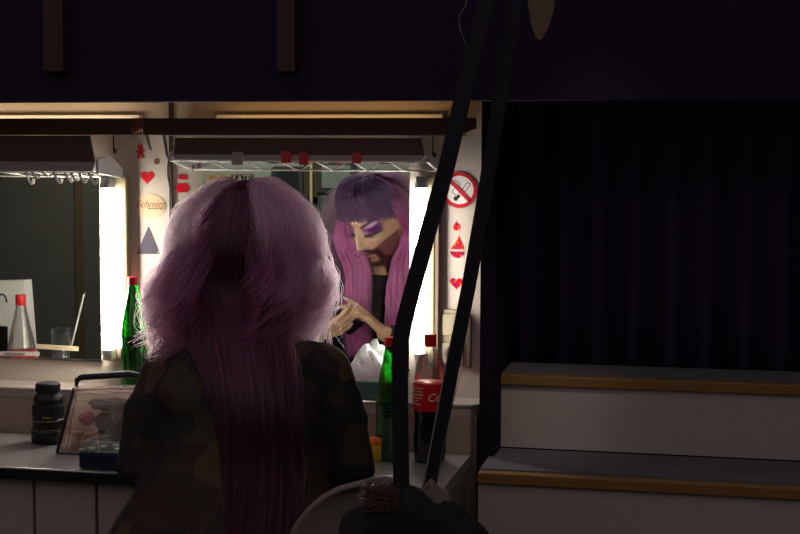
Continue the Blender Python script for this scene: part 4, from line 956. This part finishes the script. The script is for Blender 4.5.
# stool under the person
t = thing('bar_stool', (BC, 2.87, 0), 'dark stool under the seated person, hidden by the jacket', 'stool')
bm = nb(); lathe(bm, [(.15, .500), (.175, .505), (.18, .52), (.17, .532), (.05, .535)], (BC, 2.87, 0), 32); obj('seat', bm, mat('dark_seat', (30, 28, 30), .6), t, True)
for i in range(4):
    a = PI/4+i*PI/2; bm = nb(); tube(bm, [(BC+.12*math.cos(a), 2.87+.12*math.sin(a), .52), (BC+.2*math.cos(a), 2.87+.2*math.sin(a), 0)], .012, 10); obj('leg', bm, BLK, t)
bm = nb(); pts = [(BC+.178*math.cos(2*PI*i/24), 2.87+.178*math.sin(2*PI*i/24), .14) for i in range(25)]; tube(bm, pts, .008, 8); obj('foot_ring', bm, BLK, t)

# ------------------------------------------------------------------ chair in the foreground
cx, cy = aY(386, 500, 2.66).x, 2.66; zt_ = aY(386, 475, 2.67).z
t = thing('shell_chair', (cx, cy, 0), 'grey moulded shell chair with a rounded back in the foreground', 'chair')
bm = nb(); G = []; n = 28
for i in range(n+1):
    v = i/n; row = []
    z = .44 + v*(zt_-.44)
    wv = .205*(max(0, 1-max(0, (v-.45)/.555)**2.6))**.5 if v > .45 else .205*(.86+.14*v/.45)
    for j in range(n+1):
        u = j/n*2-1; row.append(bm.verts.new((cx + u*wv, cy - .02 + .03*v - .055*u*u*(1-.3*v), z + .0*u)))
    G.append(row)
for i in range(n):
    for j in range(n): bm.faces.new((G[i][j], G[i][j+1], G[i+1][j+1], G[i+1][j]))
bmesh.ops.remove_doubles(bm, verts=bm.verts[:], dist=1e-5)
SHELL = mat('grey_shell', (124, 112, 106), .45)
o = obj('backrest', bm, SHELL, t, True); md = o.modifiers.new('t', 'SOLIDIFY'); md.thickness = .012
bm = nb(); box(bm, (cx-.2, cy-.42, .43), (cx+.2, cy-.01, .446), .007); obj('seat', bm, SHELL, t)
for sx in (-1, 1):
    for sy in (0, 1):
        bm = nb(); tube(bm, [(cx+sx*.15, cy-.34+sy*.26, .43), (cx+sx*.19, cy-.40+sy*.38, 0)], .011, 10); obj('leg', bm, GREYM, t)

# black bag with long straps hanging from above
t = thing('hanging_bag', (-.55, 2.66, .75), 'black bag slung on the foreground chair by two long black straps from above', 'bag')
bm = nb(); 
def bp(x, y, Y=2.6): return aY(x, y, Y-.05 if Y < 2.70 else Y)
ctrs = [(366, 540, .055), (388, 530, .06), (410, 528, .065), (435, 538, .065), (458, 555, .06)]
for i, (x, y, r) in enumerate(ctrs): 
    q = aY(x, y, 2.585); blob(bm, q, (r, .045, r*1.2), 3, .18, 10)
obj('bag_body', rem(bm, .006, 6), mat('black_cloth', (24, 21, 24), .85, bump=.3, scale=60), t, True)
bm = nb(); pts = [bp(405, 498, 2.66), bp(430, 497, 2.66), bp(455, 512, 2.66), bp(478, 532, 2.66), bp(500, 556, 2.66)]; tube(bm, pts, [.012, .016, .017, .015, .01], 12); obj('top_seam', bm, mat('black_cloth', (24, 21, 24)), t, True)
bm = nb(); 
for k in range(5):
    w_ = .014+.008*k*.8; y_ = 482+k*6; pts = [bp(431-w_*420+k*1.5, y_+5, 2.64), bp(431+k*2, y_-1, 2.62), bp(433+w_*420+k*2, y_+7, 2.64)]; tube(bm, pts, [.005, .0075, .005], 10)
blob(bm, bp(434, 500, 2.66), (.035, .02, .028), 3, .3, 12)
obj('gathered_cuff', rem(bm, .004, 3), mat('taupe_cloth', (126, 110, 102), .8), t, True)
def strap(pts, w, th, m, nm, Y=2.59):
    P = [aY(x, y, Y+(dy if dy else 0)) for x, y, dy in pts]; bm = nb(); L = []
    for i, p in enumerate(P):
        tg = (P[min(i+1, len(P)-1)]-P[max(i-1, 0)]).normalized(); nx = Vector((tg.z, 0, -tg.x)).normalized()
        if nx.x < 0: nx = -nx
        L.append([bm.verts.new(p+nx*w/2*a+Vector((0, b*th/2, 0))) for a, b in ((-1, -1), (1, -1), (1, 1), (-1, 1))])
    for a, b in zip(L, L[1:]):
        for j in range(4): bm.faces.new((a[j], a[(j+1) % 4], b[(j+1) % 4], b[j]))
    bm.faces.new(L[0]); bm.faces.new(L[-1][::-1]); return obj(nm, bm, m, t)
A_ = [(585, -470, 0), (520, -170, 0), (487, 0, 0), (461, 105, 0), (447, 165, 0), (430, 225, 0), (413, 288, 0), (404, 322, 0), (400, 345, 0), (400, 400, 0), (401, 460, 0), (402, 515, 0)]
strap(A_, .030, .005, STRAP, 'strap')
B_ = [(590, -470, .02), (537, -170, .02), (516, 0, .02), (498, 110, .02), (483, 205, .02), (469, 285, .02), (456, 350, .02), (441, 425, .02), (428.5, 490, .02)]
strap(B_, .026, .005, STRAP, 'strap')
GLINT = mat('highlight_strip', (200, 190, 190), .3, metal=.5)  # pale strips paint the highlights along the edges of the second strap
strap([(x-6.4, y, -.001) for x, y, _ in [(456, 345, 0), (441, 425, 0), (429.5, 486, 0)]], .0016, .004, GLINT, 'strap_highlight')
strap([(x+6.2, y, -.001) for x, y, _ in [(456, 365, 0), (441, 430, 0), (430.5, 480, 0)]], .0010, .003, mat('dim_highlight_strip', (110, 100, 104), .4), 'strap_highlight')
a_ = aY(587, -470, 2.60); bm = nb(); tube(bm, [(a_.x, 2.60, a_.z-.01), (a_.x, 2.60, 2.901)], .012, 10); obj('ceiling_hook', bm, BLK, t)
# fur
Nf = 900; base = aY(384, 490, 2.56); th = U_(0, 2*PI, Nf); rr = np.sqrt(U_(0, 1, Nf)); b0 = np.stack([base.x+.030*rr*np.cos(th), 2.555+.015*rr*np.sin(th), base.z-.018+.02*U_(-1, 1, Nf)], -1)
dv = np.stack([U_(-1, .3, Nf)*.018, -U_(0, 1, Nf)*.012, U_(.2, 1, Nf)*.022], -1)
strands('fur_trim', np.stack([b0, b0+dv*.6, b0+dv+np.array([-.003, 0, -.004])], 1), 6, .0011, .0004, hair_mat('brown_fur', (90, 66, 46), (140, 108, 78), .1), t, U_(0, 1, Nf), .001, 1, label='brown fur trim')
# hanging cloth tip and wire hanger at the top edge
t = thing('hanging_cloth', tuple(aY(541, -10, 2.9)), 'beige cloth tip hanging down at the top edge of the photo', 'cloth')
bm = nb(); out_ = [(528, -60), (557, -60), (554, 10), (548, 28), (541, 41), (536, 38), (531, 24), (528, 5)]
n = len(out_); A = [bm.verts.new(aY(x, y, 2.90)) for x, y in out_]; B = [bm.verts.new(aY(x, y, 2.915)) for x, y in out_]
bm.faces.new(A); bm.faces.new(B[::-1]); [bm.faces.new((A[j], A[(j+1) % n], B[(j+1) % n], B[j])) for j in range(n)]
obj('cloth', bm, mat('beige_cloth', (112, 96, 74), .8, noise=.3, scale=30, bump=.4), t)
a_ = aY(542, -60, 2.907); bm = nb(); tube(bm, [a_, (a_.x, a_.y, 2.899)], .002, 6); obj('cord', bm, BLK, t)
t = thing('wire_loop', tuple(aY(468, 10, 2.88)), 'faint grey wire loop hanging beside the straps at the top edge', 'wire')
bm = nb(); tube(bm, [aY(x, y, 2.88) for x, y in ((478, -90), (466, 5), (459, 16), (460, 28), (466, 45))], .0012, 6); tube(bm, [aY(x, y, 2.88) for x, y in ((478, -90), (480, 5), (489, 18), (488, 30), (484, 36))], .0014, 6); obj('wire', bm, mat('grey_wire', (120, 112, 112), .4), t, True)
a_ = aY(478, -90, 2.88); bm = nb(); tube(bm, [a_, (a_.x, a_.y, 2.899)], .0015, 6); obj('cord', bm, BLK, t)

# ------------------------------------------------------------------ light of the room and added fill lights
def spot(name, loc, tgt, pw, size, blend, col, rad=.06):
    l = bpy.data.lights.new(name, 'SPOT'); l.energy = pw; l.spot_size = math.radians(size); l.spot_blend = blend; l.color = col; l.shadow_soft_size = rad
    o = bpy.data.objects.new(name, l); COL.objects.link(o); o.location = loc; o.rotation_euler = (Vector(tgt)-Vector(loc)).to_track_quat('-Z', 'Y').to_euler(); return o
spot('rear_downlight', (-2.9, .3, 2.8), (-2.8, -.95, 1.3), 60, 120, .8, (1, .97, .86))
spot('step_fill_spot', (-.10, 2.78, 2.15), (-.47, 3.62, .93), 7, 24, 1, (1, .86, .74), .10)  # unseen spot added to brighten the left end of the steps
l = bpy.data.lights.new('booth_fill', 'AREA'); l.energy = 1.1; l.size = 1.2; l.color = (1, .84, .80)  # unseen soft fill added to lift the surfaces facing the camera
o = bpy.data.objects.new('booth_fill', l); COL.objects.link(o); o.location = (.1, .1, 2.7); o.rotation_euler = (Vector((-.6, 3.4, 1.0))-Vector((.1, .1, 2.7))).to_track_quat('-Z', 'Y').to_euler()
w = bpy.data.worlds.new('world'); S.world = w; w.use_nodes = True
w.node_tree.nodes['Background'].inputs[0].default_value = (1, .86, .92, 1); w.node_tree.nodes['Background'].inputs[1].default_value = .17
